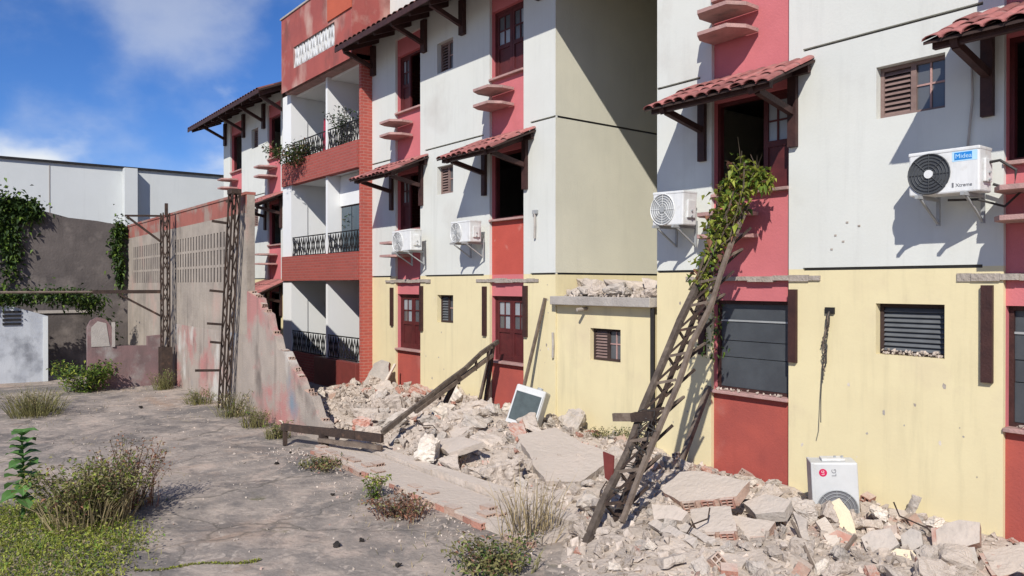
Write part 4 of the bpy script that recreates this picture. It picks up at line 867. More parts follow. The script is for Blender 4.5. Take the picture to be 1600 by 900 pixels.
for nm, lab, m, th, nr, pts, edges in SLABS:
    nr = Vector(nr).normalized(); c = sum((Vector(p) for p in pts), Vector()) / len(pts)
    cat = {'wall_slab': 'slab', 'concrete_plank': 'strip', 'concrete_post': 'post', 'plaster_slab': 'plaster slab', 'brick_lump': 'brickwork'}[nm]
    rt = thing(nm, lab, cat, tuple(c - nr * th), 'broken slabs in the rubble'); 
    loop = broken_edges(pts, nr, .022, rs)
    mb = MB(); a = loop; lo = [p - nr * th + (c - p) * rs.uniform(-.02, .06) for p in a]; ctr = c + nr * .001
    n = len(a); mid = [p.lerp(c, .35) + nr * rs.uniform(-.003, .003) for p in a]
    for i in range(n):
        j = (i + 1) % n
        q = [(a[i], a[j], mid[j], mid[i])]
        mb.poly(q[0], 0); mb.poly([mid[i], mid[j], ctr], 0); mb.poly([a[j], a[i], lo[i], lo[j]], 1)
    mb.poly(lo, 1)
    # orient: loops may run either way round
    me_o = mb.build('slab', [m, 'claydust' if edges else m], rt)
    bm = bmesh.new(); bm.from_mesh(me_o.data); bmesh.ops.remove_doubles(bm, verts=bm.verts, dist=1e-5); bmesh.ops.recalc_face_normals(bm, faces=bm.faces); bm.to_mesh(me_o.data); bm.free()
    for e in edges:
        p, q = Vector(pts[e]), Vector(pts[(e + 1) % len(pts)]); d = (q - p); ax = d.normalized(); ou = ax.cross(nr).normalized()
        if ou.dot((p + q) / 2 - c) < 0: ou = -ou
        k = max(2, int(d.length / .17)); M = Matrix((ou, ax, nr)).transposed()
        if M.determinant() < 0: M = Matrix((ou, -ax, nr)).transposed()
        for i in range(k):
            pos = p + d * ((i + .5) / k) - nr * th * .5 - ou * .045
            inst('brick', rs.choice(HB), rt, pos, M.to_euler(), (.9, 1.25, th / .18 * .95))

# loose pieces: individuals for the larger ones, one mass for the rest
PROTO = []
KINDS_ = [('mortar_chunk', 'rubble', 'rough tan mortar chunk lying loose in the rubble heap', 'mortar chunk', 'tan mortar chunks in the rubble'),
          ('concrete_chunk', 'rubblegrey', 'grey concrete chunk lying loose in the rubble heap', 'concrete chunk', 'grey concrete chunks in the rubble'),
          ('brick_piece', 'clay', 'orange red broken brick piece lying loose in the rubble heap', 'brick piece', 'red brick pieces in the rubble'),
          ('plaster_chunk', 'plasterwhite', 'whitish plaster chunk lying loose in the rubble heap', 'plaster chunk', 'white plaster chunks in the rubble'),
          ('wall_fragment', 'slabface', 'thin plate of wall plaster lying loose in the rubble heap', 'wall fragment', 'plaster plates in the rubble')]
for ki, kd in enumerate(KINDS_):
    ms = []
    for s in range(6):
        fl = .28 if kd[0] == 'wall_fragment' else .62
        ms.append(chunk_mesh(kd[0], kd[1], 1, .78, fl, n=16, seed=100 * ki + s, blocky=.65 if ki != 1 else .4))
    PROTO.append(ms)
rb = random.Random(11); placed = []
def zone():
    while True:
        x = rb.uniform(-16.6, -2.2); y = rb.uniform(-4.1, -.12); e = lerp_tab(EDGE, x)
        if y > e + .12 and not (x < -12.3 and y < -3.2): return x, y
MARKS = [((-15.2, -1.2), 'below the balconies'), ((-12.9, -2.6), 'beside the torn wall end'), ((-11.2, -1.6), 'around the slanted mast'), ((-9.8, -1.0), 'around the fallen coil unit'), ((-9.6, -2.9), 'behind the low footing'),
         ((-8.2, -.8), 'at the foot of the annex'), ((-7.6, -2.4), 'around the largest flat slab'), ((-6.2, -.7), 'below the red panel by the mast'), ((-6.0, -3.2), 'at the foot of the tipped mast'), ((-5.0, -3.2), 'at the bottom edge right of the tipped mast'), ((-4.6, -1.4), 'around the standing unit'), ((-3.6, -.6), 'along the yellow wall at right'), ((-3.0, -1.6), 'in the lower right corner')]
n_ind = 0; cnt = 0; NK = [0] * 6
while n_ind < 640:
    x, y = zone(); u = rb.random()
    s = (.11 + .38 * u ** 2.3) * (1.08 if x < -8 else .72)
    if any((x - a) ** 2 + (y - b) ** 2 < (.36 * (s + c)) ** 2 for a, b, c in placed):
        cnt += 1
        if cnt > 30000: break
        continue
    placed.append((x, y, s)); ki = rb.choices(range(5), (.42, .22, .13, .06, .17))[0]
    hb = ki == 2 and rb.random() < .4
    if hb: me, sc_ = rb.choice(HB), (rb.uniform(.6, 1), 1, 1)
    else:
        f_ = s * (1.45 if ki == 4 else 1); me, sc_ = rb.choice(PROTO[ki]), (f_, f_ * rb.uniform(.75, 1.1), f_ * rb.uniform(.75, 1.1))
    rot = (rb.uniform(-.5, .5), rb.uniform(-.45, .45), rb.uniform(0, 6.28)) if ki in (4,) else (rb.uniform(-.7, .7), rb.uniform(-.7, .7), rb.uniform(0, 6.28))
    kd = KINDS_[ki]; o = bpy.data.objects.new('hollow_brick' if hb else kd[0], me); col.objects.link(o)
    o.location = (x, y, H(x, y) + s * (.2 if ki != 4 else .13)); o.rotation_euler = rot; o.scale = sc_
    where = min(MARKS, key=lambda q: (q[0][0] - x) ** 2 + (q[0][1] - y) ** 2)[1]; big = 'large ' if s > .24 else ('small ' if s < .13 else '')
    lab = ('loose hollow clay brick with open cells ' if hb else big + kd[2].split(' lying')[0] + ' ') + where
    tag(o, lab, 'brick' if hb else kd[3], 'hollow bricks in the rubble' if hb else kd[4])
    n_ind += 1
# particular blocks that stand out
for lab, m, nm, cat, loc, sc_, rot in (
    ('white topped block with a dark front face left of the slanted mast foot', 'plasterwhite', 'concrete_block', 'block', (-9.55, -3.12, .2), (.36, .3, .34), (.1, .15, .6)),
    ('pale cube shaped block in front of the largest flat slab', 'rubble', 'concrete_block', 'block', (-7.95, -2.78, .17), (.26, .26, .26), (.05, -.1, .5)),
    ('white lump just right of the standing unit at the wall', 'plasterwhite', 'plaster_lump', 'plaster lump', (-4.1, -.75, .13), (.2, .14, .12), (.2, .1, .3)),
    ('bright white lump at the wall in the lower right', 'plasterwhite', 'plaster_lump', 'plaster lump', (-3.6, -.62, .14), (.16, .14, .1), (.1, .2, 1.3)),
    ('grey green block at the corner of the standing unit', 'rubblegrey', 'concrete_block', 'block', (-4.62, -1.45, .13), (.3, .26, .24), (.2, .1, .9)),
    ('pointed grey shard stuck against the yellow wall', 'rubblegrey', 'wall_shard', 'shard', (-4.02, -.16, .12), (.1, .06, .26), (.1, .35, .2)),
    ('brownish lump beside the foot of the wall break', 'clay', 'brick_block', 'brickwork', (-11.75, -3.05, .22), (.3, .22, .26), (.2, .2, .4)),
    ('big tan block under the slanted mast close to the yellow wall', 'rubble', 'concrete_block', 'block', (-11.3, -1.05, .34), (.5, .32, .3), (.1, -.2, 1.1)),
    ('tan block wedged between slanted mast and coil unit', 'rubble', 'concrete_block', 'block', (-10.7, -1.6, .38), (.46, .28, .26), (.3, .1, .2))):
    me = chunk_mesh(nm, m, *sc_, n=18, seed=hash(lab) % 1 + int(abs(loc[0]) * 100), blocky=.85)
    o = bpy.data.objects.new(nm, me); col.objects.link(o); o.location = loc; o.rotation_euler = rot; tag(o, lab, cat, 'standout blocks in the rubble')
# rubble lying on the annex roof
for i in range(11):
    x = -10.1 + i * .195; s = rb.uniform(.22, .42); ki = rb.choice((0, 1, 4, 0))
    f_ = s * (1.3 if ki == 4 else 1); y = rb.uniform(.05, .3)
    o = bpy.data.objects.new('roof_rubble', rb.choice(PROTO[ki])); col.objects.link(o); o.location = (x, y, 2.40 + s * .24); o.scale = (f_, f_ * .9, f_ * .8); o.rotation_euler = (rb.uniform(-.3, .3), rb.uniform(-.3, .3), rb.uniform(0, 6))
    tag(o, 'broken wall chunk lying on the flat roof of the small annex', 'rubble chunk', 'chunks on the annex roof')
for i, (x, y, s) in enumerate(((-9.9, .6, .7), (-9.2, .75, .8), (-8.5, .7, .75))):
    o = bpy.data.objects.new('roof_slab', PROTO[4][i]); col.objects.link(o); o.location = (x, y, 2.56); o.scale = (s, s, s * .9); o.rotation_euler = (.25, rb.uniform(-.15, .15), rb.uniform(0, 3))
    tag(o, 'large broken slab lying at the back of the annex roof', 'slab', 'slabs on the annex roof')
# the uncountable small debris
sm = MB(); bank = []
for i in range(14):
    me = chunk_mesh('piece', 'gravel', 1, .8, .6, n=9, seed=900 + i, rough=False); bank.append(([v.co.copy() for v in me.vertices], [tuple(p.vertices) for p in me.polygons])); bpy.data.meshes.remove(me)
def drop(x, y, z, s, flat=1.0):
    vs, fs = rb.choice(bank); M = Euler((rb.uniform(0, 6), rb.uniform(0, 6), rb.uniform(0, 6))).to_matrix(); i0 = len(sm.v)
    sm.v += [tuple((M @ v) * s + Vector((x, y, z))) for v in vs]; sm.f += [tuple(i0 + k for k in f_) for f_ in fs]; sm.m += [0] * len(fs)
for i in range(9000):
    x, y = zone(); s = .018 + .10 * rb.random() ** 2.6; drop(x, y, H(x, y) + s * .15, s)
for i in range(2600):
    x = rb.uniform(-26, -3.5); y = rb.uniform(-10, -3.9); s = .008 + .03 * rb.random() ** 4; drop(x, y, gz(x, y) + s * .15, s)
for i in range(700):
    x = rb.uniform(-12.5, -4.0); y = -4.0 - abs(rb.gauss(0, .4)); s = .012 + .045 * rb.random() ** 2.5; drop(x, y, gz(x, y) + s * .1, s)
for i in range(120): drop(rb.uniform(-10.2, -8.1), rb.uniform(-.08, .6), 2.41, rb.uniform(.02, .09))
for (a, b, z) in ((-6.85, -5.75, 1.13), (-4.5, -3.8, 1.80), (-3.1, -2.0, 1.13), (-4.5, -3.8, 1.80), (-4.5, -3.8, 1.83)):
    for i in range(26): drop(rb.uniform(a, b), rb.uniform(-.01, .06) + (.04 if z > 1.5 else 0), z, rb.uniform(.015, .055))
o = stuff(sm.build('small_debris', 'gravel')); o['label'] = 'crumbled mortar and brick bits strewn through the rubble'; o['category'] = 'debris'
# bent bars and splintered sticks poking out of the heap
for i, (x, y, where) in enumerate(((-13.6, -1.9, 'below the balconies'), (-12.6, -1.4, 'left of the slanted mast'), (-11.9, -2.4, 'behind the flat beam'), (-10.4, -2.5, 'right of the slanted mast foot'), (-9.0, -1.4, 'beside the coil unit'), (-8.9, -2.9, 'behind the footing'),
    (-7.2, -1.2, 'near the drain pipe'), (-6.5, -2.6, 'left of the tipped mast foot'), (-5.35, -1.5, 'below the red panel'), (-4.9, -2.9, 'in front of the hollow brick slab'), (-4.0, -2.4, 'below the orange brickwork'), (-3.5, -1.0, 'beside the square slab'), (-3.7, -2.2, 'near the bottom edge at right'))):
    z = H(x, y); a = rb.uniform(0, 6.28); l_ = rb.uniform(.35, .7); e = Vector((math.cos(a) * l_, math.sin(a) * l_ * .7, rb.uniform(.03, .22))); p = Vector((x, y, z + .06))
    if i % 2: tag(MB().tube([p - e * .5 - Vector((0, 0, .05)), p + Vector((0, 0, .07)), p + e * .5, p + e * .62 + Vector((rb.uniform(-.08, .08), 0, rb.uniform(.02, .1)))], .008, 6).build('rebar', 'rust'), 'bent rusty bar poking out of the rubble ' + where, 'rebar', 'bent bars in the rubble')
    else: tag(rough_beam([p - e * .6, p + Vector((0, 0, .02)), p + e * .6], .035, .025, 'rustpale', None, 'wood_stick'), 'splintered wooden stick lying on the rubble ' + where, 'stick', 'sticks in the rubble')
# dark clods on the yard
for i, (x, y, s, lab) in enumerate(((-7.3, -5.59, .1, 'dark clod in the yard, left one of the pair in the foreground'), (-7.29, -5.32, .085, 'dark clod in the yard, right one of the pair in the foreground'), (-6.44, -5.35, .07, 'dark clod in the yard closest to the camera'),
    (-11.22, -4.73, .09, 'dark clod on bare yard left of the broken footing'), (-18.2, -5.12, .12, 'dark clod far back in the yard near the wall'), (-9.15, -4.78, .07, 'small dark clod beside the reddish weeds'), (-11.88, -4.24, .08, 'small dark clod below the flat steel beam'))):
    o = bpy.data.objects.new('dirt_clod', chunk_mesh('dirt_clod', 'clod', s, s * .8, s * .6, n=14, seed=50 + i, blocky=.2)); col.objects.link(o); o.location = (x, y, gz(x, y) + s * .2); tag(o, lab, 'clod', 'dark clods on the yard')
# leaning batten and hanging cables
t = tag(MB().beam((-10.85, -.42, .3), (-10.55, -.03, 2.36), .045, .05).build('leaning_batten', 'rustpale'), 'thin wooden batten leaning on the yellow wall by the annex', 'batten')
t = tag(MB().beam((-7.02, -.62, -.05), (-6.93, -.03, 1.15), .07, .06).build('leaning_plank', 'rustpale'), 'pale plank leaning on the wall left of the red panel', 'plank')
t = tag(MB().beam((-15.3, -.8, .25), (-15.75, -.2, .75), .05, .04).build('pale_stick', 'plasterwhite'), 'pale thin stick lying against the red panel near the balconies', 'stick')
hw = thing('hanging_cables', 'bundle of torn cables hanging from a hole in the yellow wall', 'cables', (-5.1, 0, 2.27))
MB().box(-5.16, -5.04, -.03, -.001, 2.24, 2.32).build('cable_hole', 'iron', hw)
for i in range(5):
    r_ = random.Random(i + 60); pts = [Vector((-5.1, -.03, 2.27))]; 
    for k in range(1, 9): pts.append(Vector((-5.1 + r_.uniform(-.035, .035) - .008 * k, -.05 + r_.uniform(-.02, .01), 2.27 - k * (.055 + .013 * i))))
    MB().tube(pts, .008, 5).build('cable', 'rustpale' if i % 2 else 'cable', hw)
MB().tube([(-5.11, -.04, 2.0), (-5.17, -.06, 1.6), (-5.18, -.08, 1.2), (-5.14, -.15, .9), (-5.05, -.3, .93)], .006, 5).build('cable', 'cable', hw)
cb = tag(MB().tube([(-3.15, -.36, 3.62), (-2.98, -.3, 3.55), (-2.97, -.28, 3.75), (-3.1, -.32, 3.86), (-3.2, -.33, 3.85)], .016, 6).build('refrigerant_hose', 'cable'), 'black hose looping out of the unit with the blue sticker', 'hose')
cb = tag(MB().tube([(-3.6, -.3, 3.5), (-3.3, -.34, 3.48), (-3.1, -.2, 3.40), (-2.95, -.06, 3.6), (-2.6, -.03, 3.72)], .014, 6).build('drain_hose', 'cable'), 'dark hose running under the sticker unit to the pink panel', 'hose')
cb = tag(MB().tube([(-3.48, -.03, 5.0), (-3.47, -.03, 4.6), (-3.52, -.03, 4.05)], .012, 6).build('wall_conduit', 'concrete'), 'thin conduit running down the wall to the sticker unit', 'conduit')

# ------------------------------------------------------------------ background walls and ruins
WH = thing('warehouse_wall', 'high white warehouse wall with a pilaster and dark roof edge', 'wall', (-34, -3, G)); WH['kind'] = 'thing'
MB().box(-34.3, -34, -22, 14, G - .2, 7.28).build('wall_face', 'farwhite', WH)
MB().box(-33.998, -33.55, -2.45, -1.98, G - .2, 7.27).build('pilaster', 'farwhite', WH); MB().box(-34.4, -33.9, -22, 14, 7.282, 7.36).build('roof_edge', 'iron', WH)
MB().box(-33.998, -33.98, -5.0, -4.97, 4, 7.2).build('downpipe', 'concrete', WH)
BWL = thing('back_wall', 'dark weathered wall closing the yard under the ivy', 'wall', (-27.8, -6, G)); BWL['kind'] = 'thing'
MB().prism([(-27.72, y, z) for y, z in [(-20, -.3), (-20, 5.3), (-7.2, 5.25), (-6.1, 5.15), (-5.9, 4.9), (-5.2, 4.72), (-4.4, 4.66), (-3.35, 4.5), (-3.35, -.3)]], (-.25, 0, 0)).build('wall_face', 'darkwall', BWL)
rw = thing('ruined_wall', 'whitish low wall with dark louvre and graffiti stains at left edge', 'wall', (-25, -8, G)); rw['kind'] = 'thing'
MB().prism([(-25.0, y, z) for y, z in [(-14, -.3), (-14, 2.2), (-7.3, 2.05), (-6.9, 2.0), (-6.08, 1.72), (-6.08, -.3)]], (-.2, 0, 0)).build('wall_face', 'ruinwhite', rw)
for i in range(4): MB().box(-24.999, -24.96, -7.15, -6.72, 1.5 + i * .11, 1.56 + i * .11).build('louvre_slat', 'iron', rw)
MB().box(-24.999, -24.97, -6.2, -6.085, -.3, 1.7).build('pilaster', 'farwhite', rw)
rw2 = thing('ruined_wall', 'grey stub wall with pale coping behind the dark gap', 'wall', (-26.5, -5.3, G)); rw2['kind'] = 'thing'
MB().box(-26.7, -26.5, -6.2, -4.75, -.3, 1.75).build('wall_face', 'darkwall', rw2); MB().box(-26.75, -26.45, -6.25, -4.7, 1.752, 1.83).build('coping', 'concrete', rw2)
rw3 = thing('low_wall', 'low pinkish ruined wall with a taller rounded pier beside the far mast', 'wall', (-22.3, -4.5, G)); rw3['kind'] = 'thing'
MB().prism([(-22.2, y, z) for y, z in [(-5.53, -.3), (-5.53, 1.5), (-5.46, 1.68), (-5.3, 1.76), (-5.1, 1.7), (-4.98, 1.5), (-4.95, 1.0), (-4.1, .97), (-4.1, 1.22), (-3.7, 1.25), (-3.7, -.3)]], (-.18, 0, 0)).build('wall_face', 'ruinpink', rw3)
MB().prism([(-22.198, y, z) for y, z in [(-5.45, 1.0), (-5.45, 1.5), (-5.3, 1.66), (-5.1, 1.6), (-5.02, 1.0)]], (.012, 0, 0)).build('plaster_patch', 'concrete', rw3)
MB().box(-22.26, -22.16, -4.97, -4.9, .98, 1.62).build('pipe_post', 'concrete', rw3)

# ------------------------------------------------------------------ vegetation
vg = random.Random(33)
def leaf(mb, p, d, l, w, m=0, droop=.25):
    d = Vector(d).normalized(); s = d.cross(Vector((vg.uniform(-.4, .4), vg.uniform(-.4, .4), 1))).normalized() * w / 2; p = Vector(p)
    q = p + d * l * .5; e = p + d * l - Vector((0, 0, l * droop)); u = Vector((0, 0, w * .15))
    mb.poly([p, q + s + u, e], m); mb.poly([p, e, q - s + u], m)
def blade(mb, p, d, h, w, m=0):
    d = Vector(d).normalized(); s = Vector((vg.uniform(-1, 1), vg.uniform(-1, 1), 0)).normalized() * w / 2; p = Vector(p)
    q = p + d * h * .55; e = q + (d + Vector((d.x, d.y, -.35)) * .8).normalized() * h * .45
    mb.poly([p - s, p + s, q + s * .7, q - s * .7], m); mb.poly([q - s * .7, q + s * .7, e], m)
def rdir(up=.3): return Vector((vg.gauss(0, 1), vg.gauss(0, 1), vg.gauss(up, .7)))
def bush(label, loc, r, h, n, size, mats, stems=8, group=None, name='bush', cat='bush', grass=0, gm='drygreen', gh=.5):
    rt = thing(name, label, cat, loc, group); L0 = Vector(loc); mb = MB(); st = MB(); tips = []
    for i in range(stems):
        a = vg.uniform(0, 6.28); q = vg.random() ** .6 * r; t = L0 + Vector((math.cos(a) * q, math.sin(a) * q, h * vg.uniform(.6, 1.05)))
        b = L0 + Vector((math.cos(a) * q * .25, math.sin(a) * q * .25, -.03)); md = b.lerp(t, .55) + Vector((vg.uniform(-.05, .05), vg.uniform(-.05, .05), .04)); st.tube([b, md, t], [.006, .004, .002], 4); tips.append((b, md, t))
    for i in range(n):
        b, md, t = vg.choice(tips); u = vg.random() ** .7; p = (b.lerp(md, u * 2) if u < .5 else md.lerp(t, u * 2 - 1)) + Vector((vg.gauss(0, r * .14), vg.gauss(0, r * .14), vg.gauss(0, h * .05)))
        p.z = max(p.z, L0.z + .02); k = 0 if len(mats) == 1 or vg.random() < .62 else vg.randrange(1, len(mats)); leaf(mb, p, rdir(), size * vg.uniform(.6, 1.3), size * vg.uniform(.35, .6), k)
    st.build('stem', 'bark', rt); mb.build('foliage', mats, rt)
    if grass:
        gb = MB()
        for i in range(grass):
            a = vg.uniform(0, 6.28); q = vg.random() ** .7 * r; blade(gb, L0 + Vector((math.cos(a) * q * .7, math.sin(a) * q * .7, -.02)), (math.cos(a) * q * .8 + vg.gauss(0, .2), math.sin(a) * q * .8 + vg.gauss(0, .2), 1), gh * vg.uniform(.5, 1.15), .012)
        stuff(gb.build('grass_blades', gm, rt))
    return rt
# broad-leaved plant, lower left
t = thing('broadleaf_plant', 'tall plant with big glossy green leaves at lower left', 'plant', (-10.32, -8.03, G))
MB().tube([(-10.32, -8.03, -.12), (-10.31, -8.02, .4), (-10.33, -8.04, .92)], [.022, .016, .008], 7).build('stem', 'leafbig', t)
for i in range(10):
    z = .16 + i * .08; l = .30 - .01 * i
    for s in (0, 1, 2):
        dr = vg.uniform(.25, .75); l = (.30 - .01 * i) * vg.uniform(.8, 1.15); a = vg.uniform(-.4, .4) + (i % 2) * math.pi / 3 + s * math.pi * 2 / 3 + vg.uniform(-.3, .3); mb = MB(); d = Vector((math.cos(a), math.sin(a), .35 + .07 * i)).normalized(); p = Vector((-10.32, -8.03, z)); sd = d.cross(Vector((0, 0, 1))).normalized(); up = sd.cross(d)
        prof = [(0, .014), (.2, .062), (.45, .098), (.72, .08), (1, .0)]; prev = None
        for (u, w_) in prof:
            c_ = p + d * l * u - Vector((0, 0, l * dr * u * u)); cur = (c_ - sd * w_ + up * w_ * .3, c_, c_ + sd * w_ + up * w_ * .3)
            if prev:
                mb.poly([prev[0], prev[1], cur[1], cur[0]]); mb.poly([prev[1], prev[2], cur[2], cur[1]])
            prev = cur
        mb.build('leaf', 'leafbig', t, smooth=True)
bush('dry weed bush with reddish seed heads at lower left', (-9.72, -7.45, G), .62, .72, 2800, .06, ['drygreen', 'leaf', 'leaf', 'leaflight', 'leaflight', 'seed'], 60, 'yard weeds', grass=300, gm='dry', gh=.72)
bush('reddish dry weeds sprouting behind the lower left bush', (-10.15, -6.95, G), .45, .8, 900, .05, ['seed', 'dry', 'drygreen'], 40, 'yard weeds', grass=60, gm='seed', gh=.8)
bush('round clump of dry grass in front of the whitish ruin', (-18.5, -7.05, G), .65, .55, 240, .06, ['drygreen', 'dry'], 20, 'yard weeds', grass=420, gm='drygreen', gh=.7)
bush('bright green bush in the gap of the ruin walls', (-21.9, -5.65, G), .75, .75, 1300, .11, ['leaf', 'leaflight', 'leafdark'], 30, 'yard weeds')
for x, y, r, h, lab in ((-21.2, -3.95, .35, .5, 'weeds at the wall foot right of the far mast'), (-18.0, -3.95, .4, .35, 'low weeds at the wall foot between the two standing masts'), (-15.9, -3.9, .4, .5, 'weeds at the wall foot right of the leaning mast'), (-14.5, -3.9, .35, .4, 'weeds at the wall foot below the torn edge'), (-13.2, -3.95, .3, .28, 'small weeds next to the end of the flat beam')):
    bush(lab, (x, y, G), r, h, 160, .06, ['drygreen', 'leaf', 'dry'], 14, 'weeds along the wall', grass=140, gm='drygreen', gh=h * 1.1)
bush('small green weed in front of the broken footing', (-8.7, -4.42, G), .2, .3, 220, .055, ['leaf', 'leaflight'], 12, 'yard weeds')
bush('reddish low weeds spreading beside the footing', (-7.85, -4.5, G), .45, .2, 420, .06, ['seed', 'drygreen', 'bark'], 26, 'yard weeds', grass=120, gm='seed', gh=.22)
bush('low green and brown weeds at the left end of the footing', (-10.6, -4.3, G), .5, .13, 420, .06, ['drygreen', 'leafdark', 'seed'], 24, 'yard weeds')
bush('leafy weeds at the bottom edge below the tipped mast', (-5.85, -4.6, G), .55, .2, 800, .06, ['drygreen', 'leafdark', 'leaf', 'seed'], 30, 'yard weeds', grass=90, gm='drygreen', gh=.28)
bush('sparse tall straw stalks left of the tipped mast foot', (-6.3, -3.85, G), .45, .55, 90, .035, ['dry'], 14, 'yard weeds', grass=110, gm='dry', gh=.75)
bush('small weeds at the foot of the annex wall', (-8.75, -.25, H(-8.75, -.25)), .35, .25, 260, .05, ['drygreen', 'leafdark'], 16, 'weeds along the facade', grass=60, gm='drygreen', gh=.25)
bush('dark weeds where annex and right wing meet', (-8.05, -.3, H(-8.05, -.3)), .2, .28, 160, .05, ['leafdark', 'drygreen'], 10, 'weeds along the facade')
# ground cover
gc = MB()
def incover(x, y):
    v = noise.noise((x * .9, y * .9, 8)); return (x + 9.6) ** 2 / 3.2 + (y + 8.3) ** 2 / 1.3 < 1 + v * 1.5 + .5 * noise.noise((x * 3, y * 3, 5)) or (x + 8.4) ** 2 / .9 + (y + 8.0) ** 2 / .55 < 1 + v
k = 0
while k < 15000:
    x, y = vg.uniform(-12, -6.5), vg.uniform(-9.8, -6.4)
    if not incover(x + vg.gauss(0, .14), y + vg.gauss(0, .12)): continue
    k += 1; z = gz(x, y); m = vg.choices((0, 1, 2, 3), (.6, .22, .1, .08))[0]
    if vg.random() < .55: leaf(gc, (x, y, z + vg.uniform(.0, .09)), rdir(.5), vg.uniform(.025, .06), vg.uniform(.015, .035), m)
    else: blade(gc, (x, y, z), (vg.gauss(0, .5), vg.gauss(0, .5), 1), vg.uniform(.04, .12) * (1 + 2.2 * max(0, noise.noise((x * 1.8, y * 1.8, 12)))), .009, m)
p0 = Vector((-7.9, -7.3)); 
for i in range(500):                                   # tufts in the long crack of the slab
    t_ = i / 500; x = -7.9 + .5 * t_ + .05 * math.sin(t_ * 9); y = -7.35 + 1.0 * t_ + vg.gauss(0, .015); leaf(gc, (x, y, gz(x, y) + .005), rdir(.4), .035, .018, vg.choice((0, 2)))
for i in range(2600):                                  # thin scattered growth over the yard
    x, y = vg.uniform(-24, -5), vg.uniform(-9.5, -3.8)
    if noise.noise((x * .55, y * .55, 30)) < .16: continue
    blade(gc, (x, y, gz(x, y)), (vg.gauss(0, .6), vg.gauss(0, .6), 1), vg.uniform(.03, .11), .008, vg.choice((3, 2, 3)))
o = stuff(gc.build('ground_cover', ['leaflight', 'leaf', 'drygreen', 'dry'])); o['label'] = 'low yellow green ground cover and thin grass in the yard'; o['category'] = 'grass'
# vine on the tipped mast
v = thing('climbing_vine', 'leafy green vine grown over the top of the tipped mast', 'vine', (-6.25, -.9, 2.6))
vb = MB(); vs = MB()
axis = [Vector((-6.17, -1.25, 2.5)), Vector((-6.2, -.95, 2.95)), Vector((-6.22, -.72, 3.35)), Vector((-6.16, -.58, 3.75)), Vector((-6.05, -.5, 4.05)), Vector((-5.88, -.42, 4.0)), Vector((-5.78, -.3, 3.9))]
rad = [.08, .12, .16, .2, .17, .11, .06]
for i in range(9):
    vs.tube([a + Vector((vg.gauss(0, r_ * .6), vg.gauss(0, r_ * .5), vg.gauss(0, r_ * .5))) for a, r_ in zip(axis, rad)], .012, 5)
for i in range(16):
    j = vg.randrange(2, 6); a = axis[j]; e = a + Vector((vg.gauss(.02, .22), -abs(vg.gauss(0, .12)), vg.gauss(.05, .2))); vs.tube([a, a.lerp(e, .5) + Vector((0, 0, .05)), e], [.009, .006, .003], 4)
for i in range(1250):
    u = vg.random() ** .8 * (len(axis) - 1.001); j = int(u); f_ = u - j; c_ = axis[j].lerp(axis[j + 1], f_); r_ = rad[j] + (rad[j + 1] - rad[j]) * f_
    p = c_ + Vector((vg.gauss(0, r_ * .6), vg.gauss(0, r_ * .5), vg.gauss(0, r_ * .6))); p.y = min(p.y, -.04); leaf(vb, p, rdir(-.1), vg.uniform(.045, .13), vg.uniform(.035, .08), vg.choices((0, 1, 2, 3), (.28, .6, .04, .08))[0], .4)
for i in range(110):
    p = Vector((-6.6 + vg.gauss(0, .07), -.35 + vg.gauss(0, .08), vg.uniform(1.6, 2.9))); leaf(vb, p, rdir(-.4), vg.uniform(.04, .07), .04, vg.choices((0, 2), (.5, .5))[0], .4)
vs.build('stem', 'bark', v); vb.build('foliage', ['leaf', 'leaflight', 'leafdark', 'seed'], v)
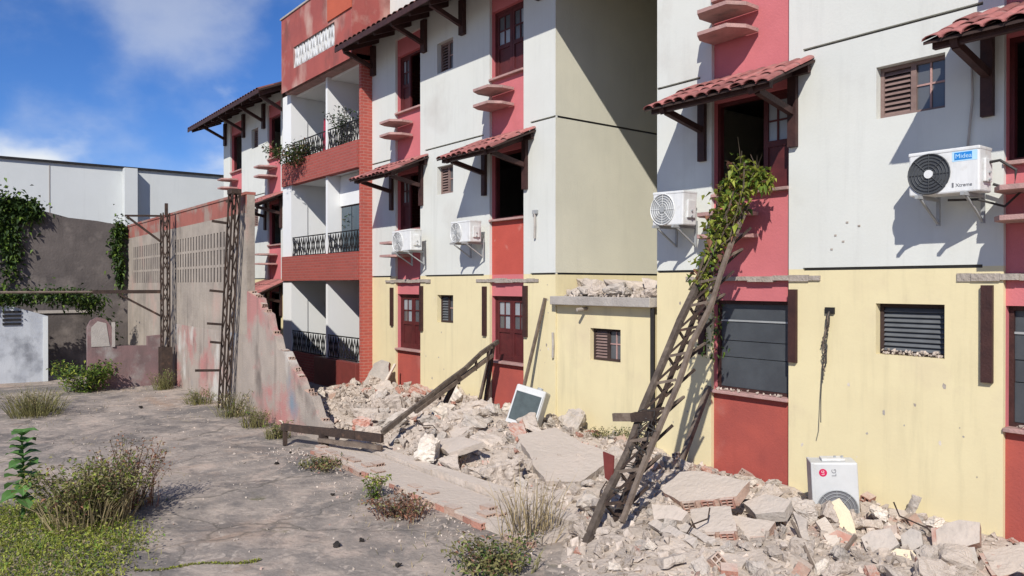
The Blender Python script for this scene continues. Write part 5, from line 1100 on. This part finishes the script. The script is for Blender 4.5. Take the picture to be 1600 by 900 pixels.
# ivy curtains in the background
def ivy(label, pts, n, size, mats=('leafdark', 'leaf')):
    r_ = thing('ivy', label, 'ivy', pts[0][:3], 'ivy on the old walls'); mb = MB(); st = MB()
    for i in range(n):
        x, y, z, sx, sy, sz = vg.choice(pts); leaf(mb, (x + abs(vg.gauss(0, sx)), y + vg.gauss(0, sy), z + vg.gauss(0, sz)), rdir(-.3), size * vg.uniform(.6, 1.3), size * .6, 0 if vg.random() < .75 else 1, .4)
    for x, y, z, sx, sy, sz in pts: st.tube([(x + .02, y, z + sz), (x + .05, y + .05, z), (x + .03, y - .05, z - sz)], .015, 4)
    st.build('stem', 'bark', r_); mb.build('foliage', list(mats), r_)
ivy('dense ivy hanging over the back wall at the left edge', [(-27.7, -6.9, 4.95, .12, .35, .25), (-27.7, -7.3, 4.2, .12, .4, .4), (-27.7, -6.3, 4.9, .1, .2, .18), (-27.7, -6.75, 3.7, .1, .15, .5), (-27.7, -7.6, 5.0, .15, .5, .3)], 2600, .15)
ivy('narrow ivy strip in the corner where the two tall walls meet', [(-27.65, -3.75, 4.4, .1, .1, .2), (-27.65, -3.85, 3.8, .1, .12, .35), (-27.65, -3.75, 3.1, .06, .05, .35)], 750, .13)
ivy('ivy creeping along the top of the whitish ruin', [(-25.1, -6.9, 2.25, .12, .3, .12), (-25.3, -6.1, 2.3, .2, .35, .14), (-25.6, -5.4, 2.25, .2, .3, .13), (-26.0, -4.9, 2.05, .2, .2, .14), (-25.1, -7.5, 2.3, .2, .3, .15)], 2000, .12)
ivy('weeds climbing the base of the corner beside the pipe post', [(-26.8, -4.3, .9, .2, .15, .4)], 260, .13)
# plants, cloth and pots on the balconies
bush('flowering plants trailing over the top left balcony parapet', (-21.0, -.5, 6.0), .95, .62, 1300, .10, ['leafdark', 'drygreen', 'seed', 'leaf'], 20, 'balcony plants')
bush('bushy potted plant on the top right balcony', (-18.5, -.15, 6.25), .45, .95, 420, .12, ['leafdark', 'acgrey'], 16, 'balcony plants')
bush('small plant standing on the middle balcony', (-18.9, .2, 4.0), .2, .55, 120, .1, ['leafdark', 'drygreen'], 8, 'balcony plants')
tag(MB().prism([(-20.9, .3, 6.3), (-20.6, .3, 6.3), (-20.65, .3, 7.35), (-20.8, .3, 7.4)], (0, .05, 0)).build('hanging_cloth', 'fabricred'), 'crimson cloth hanging on the top left balcony', 'cloth')
tag(MB().prism([(-20.1, .25, 6.75), (-19.75, .25, 6.7), (-19.6, .25, 7.3), (-19.75, .25, 7.75), (-20.1, .25, 7.7)], (0, .06, 0)).build('hanging_laundry', 'iron'), 'dark laundry hanging beside the partition of the top left balcony', 'laundry')
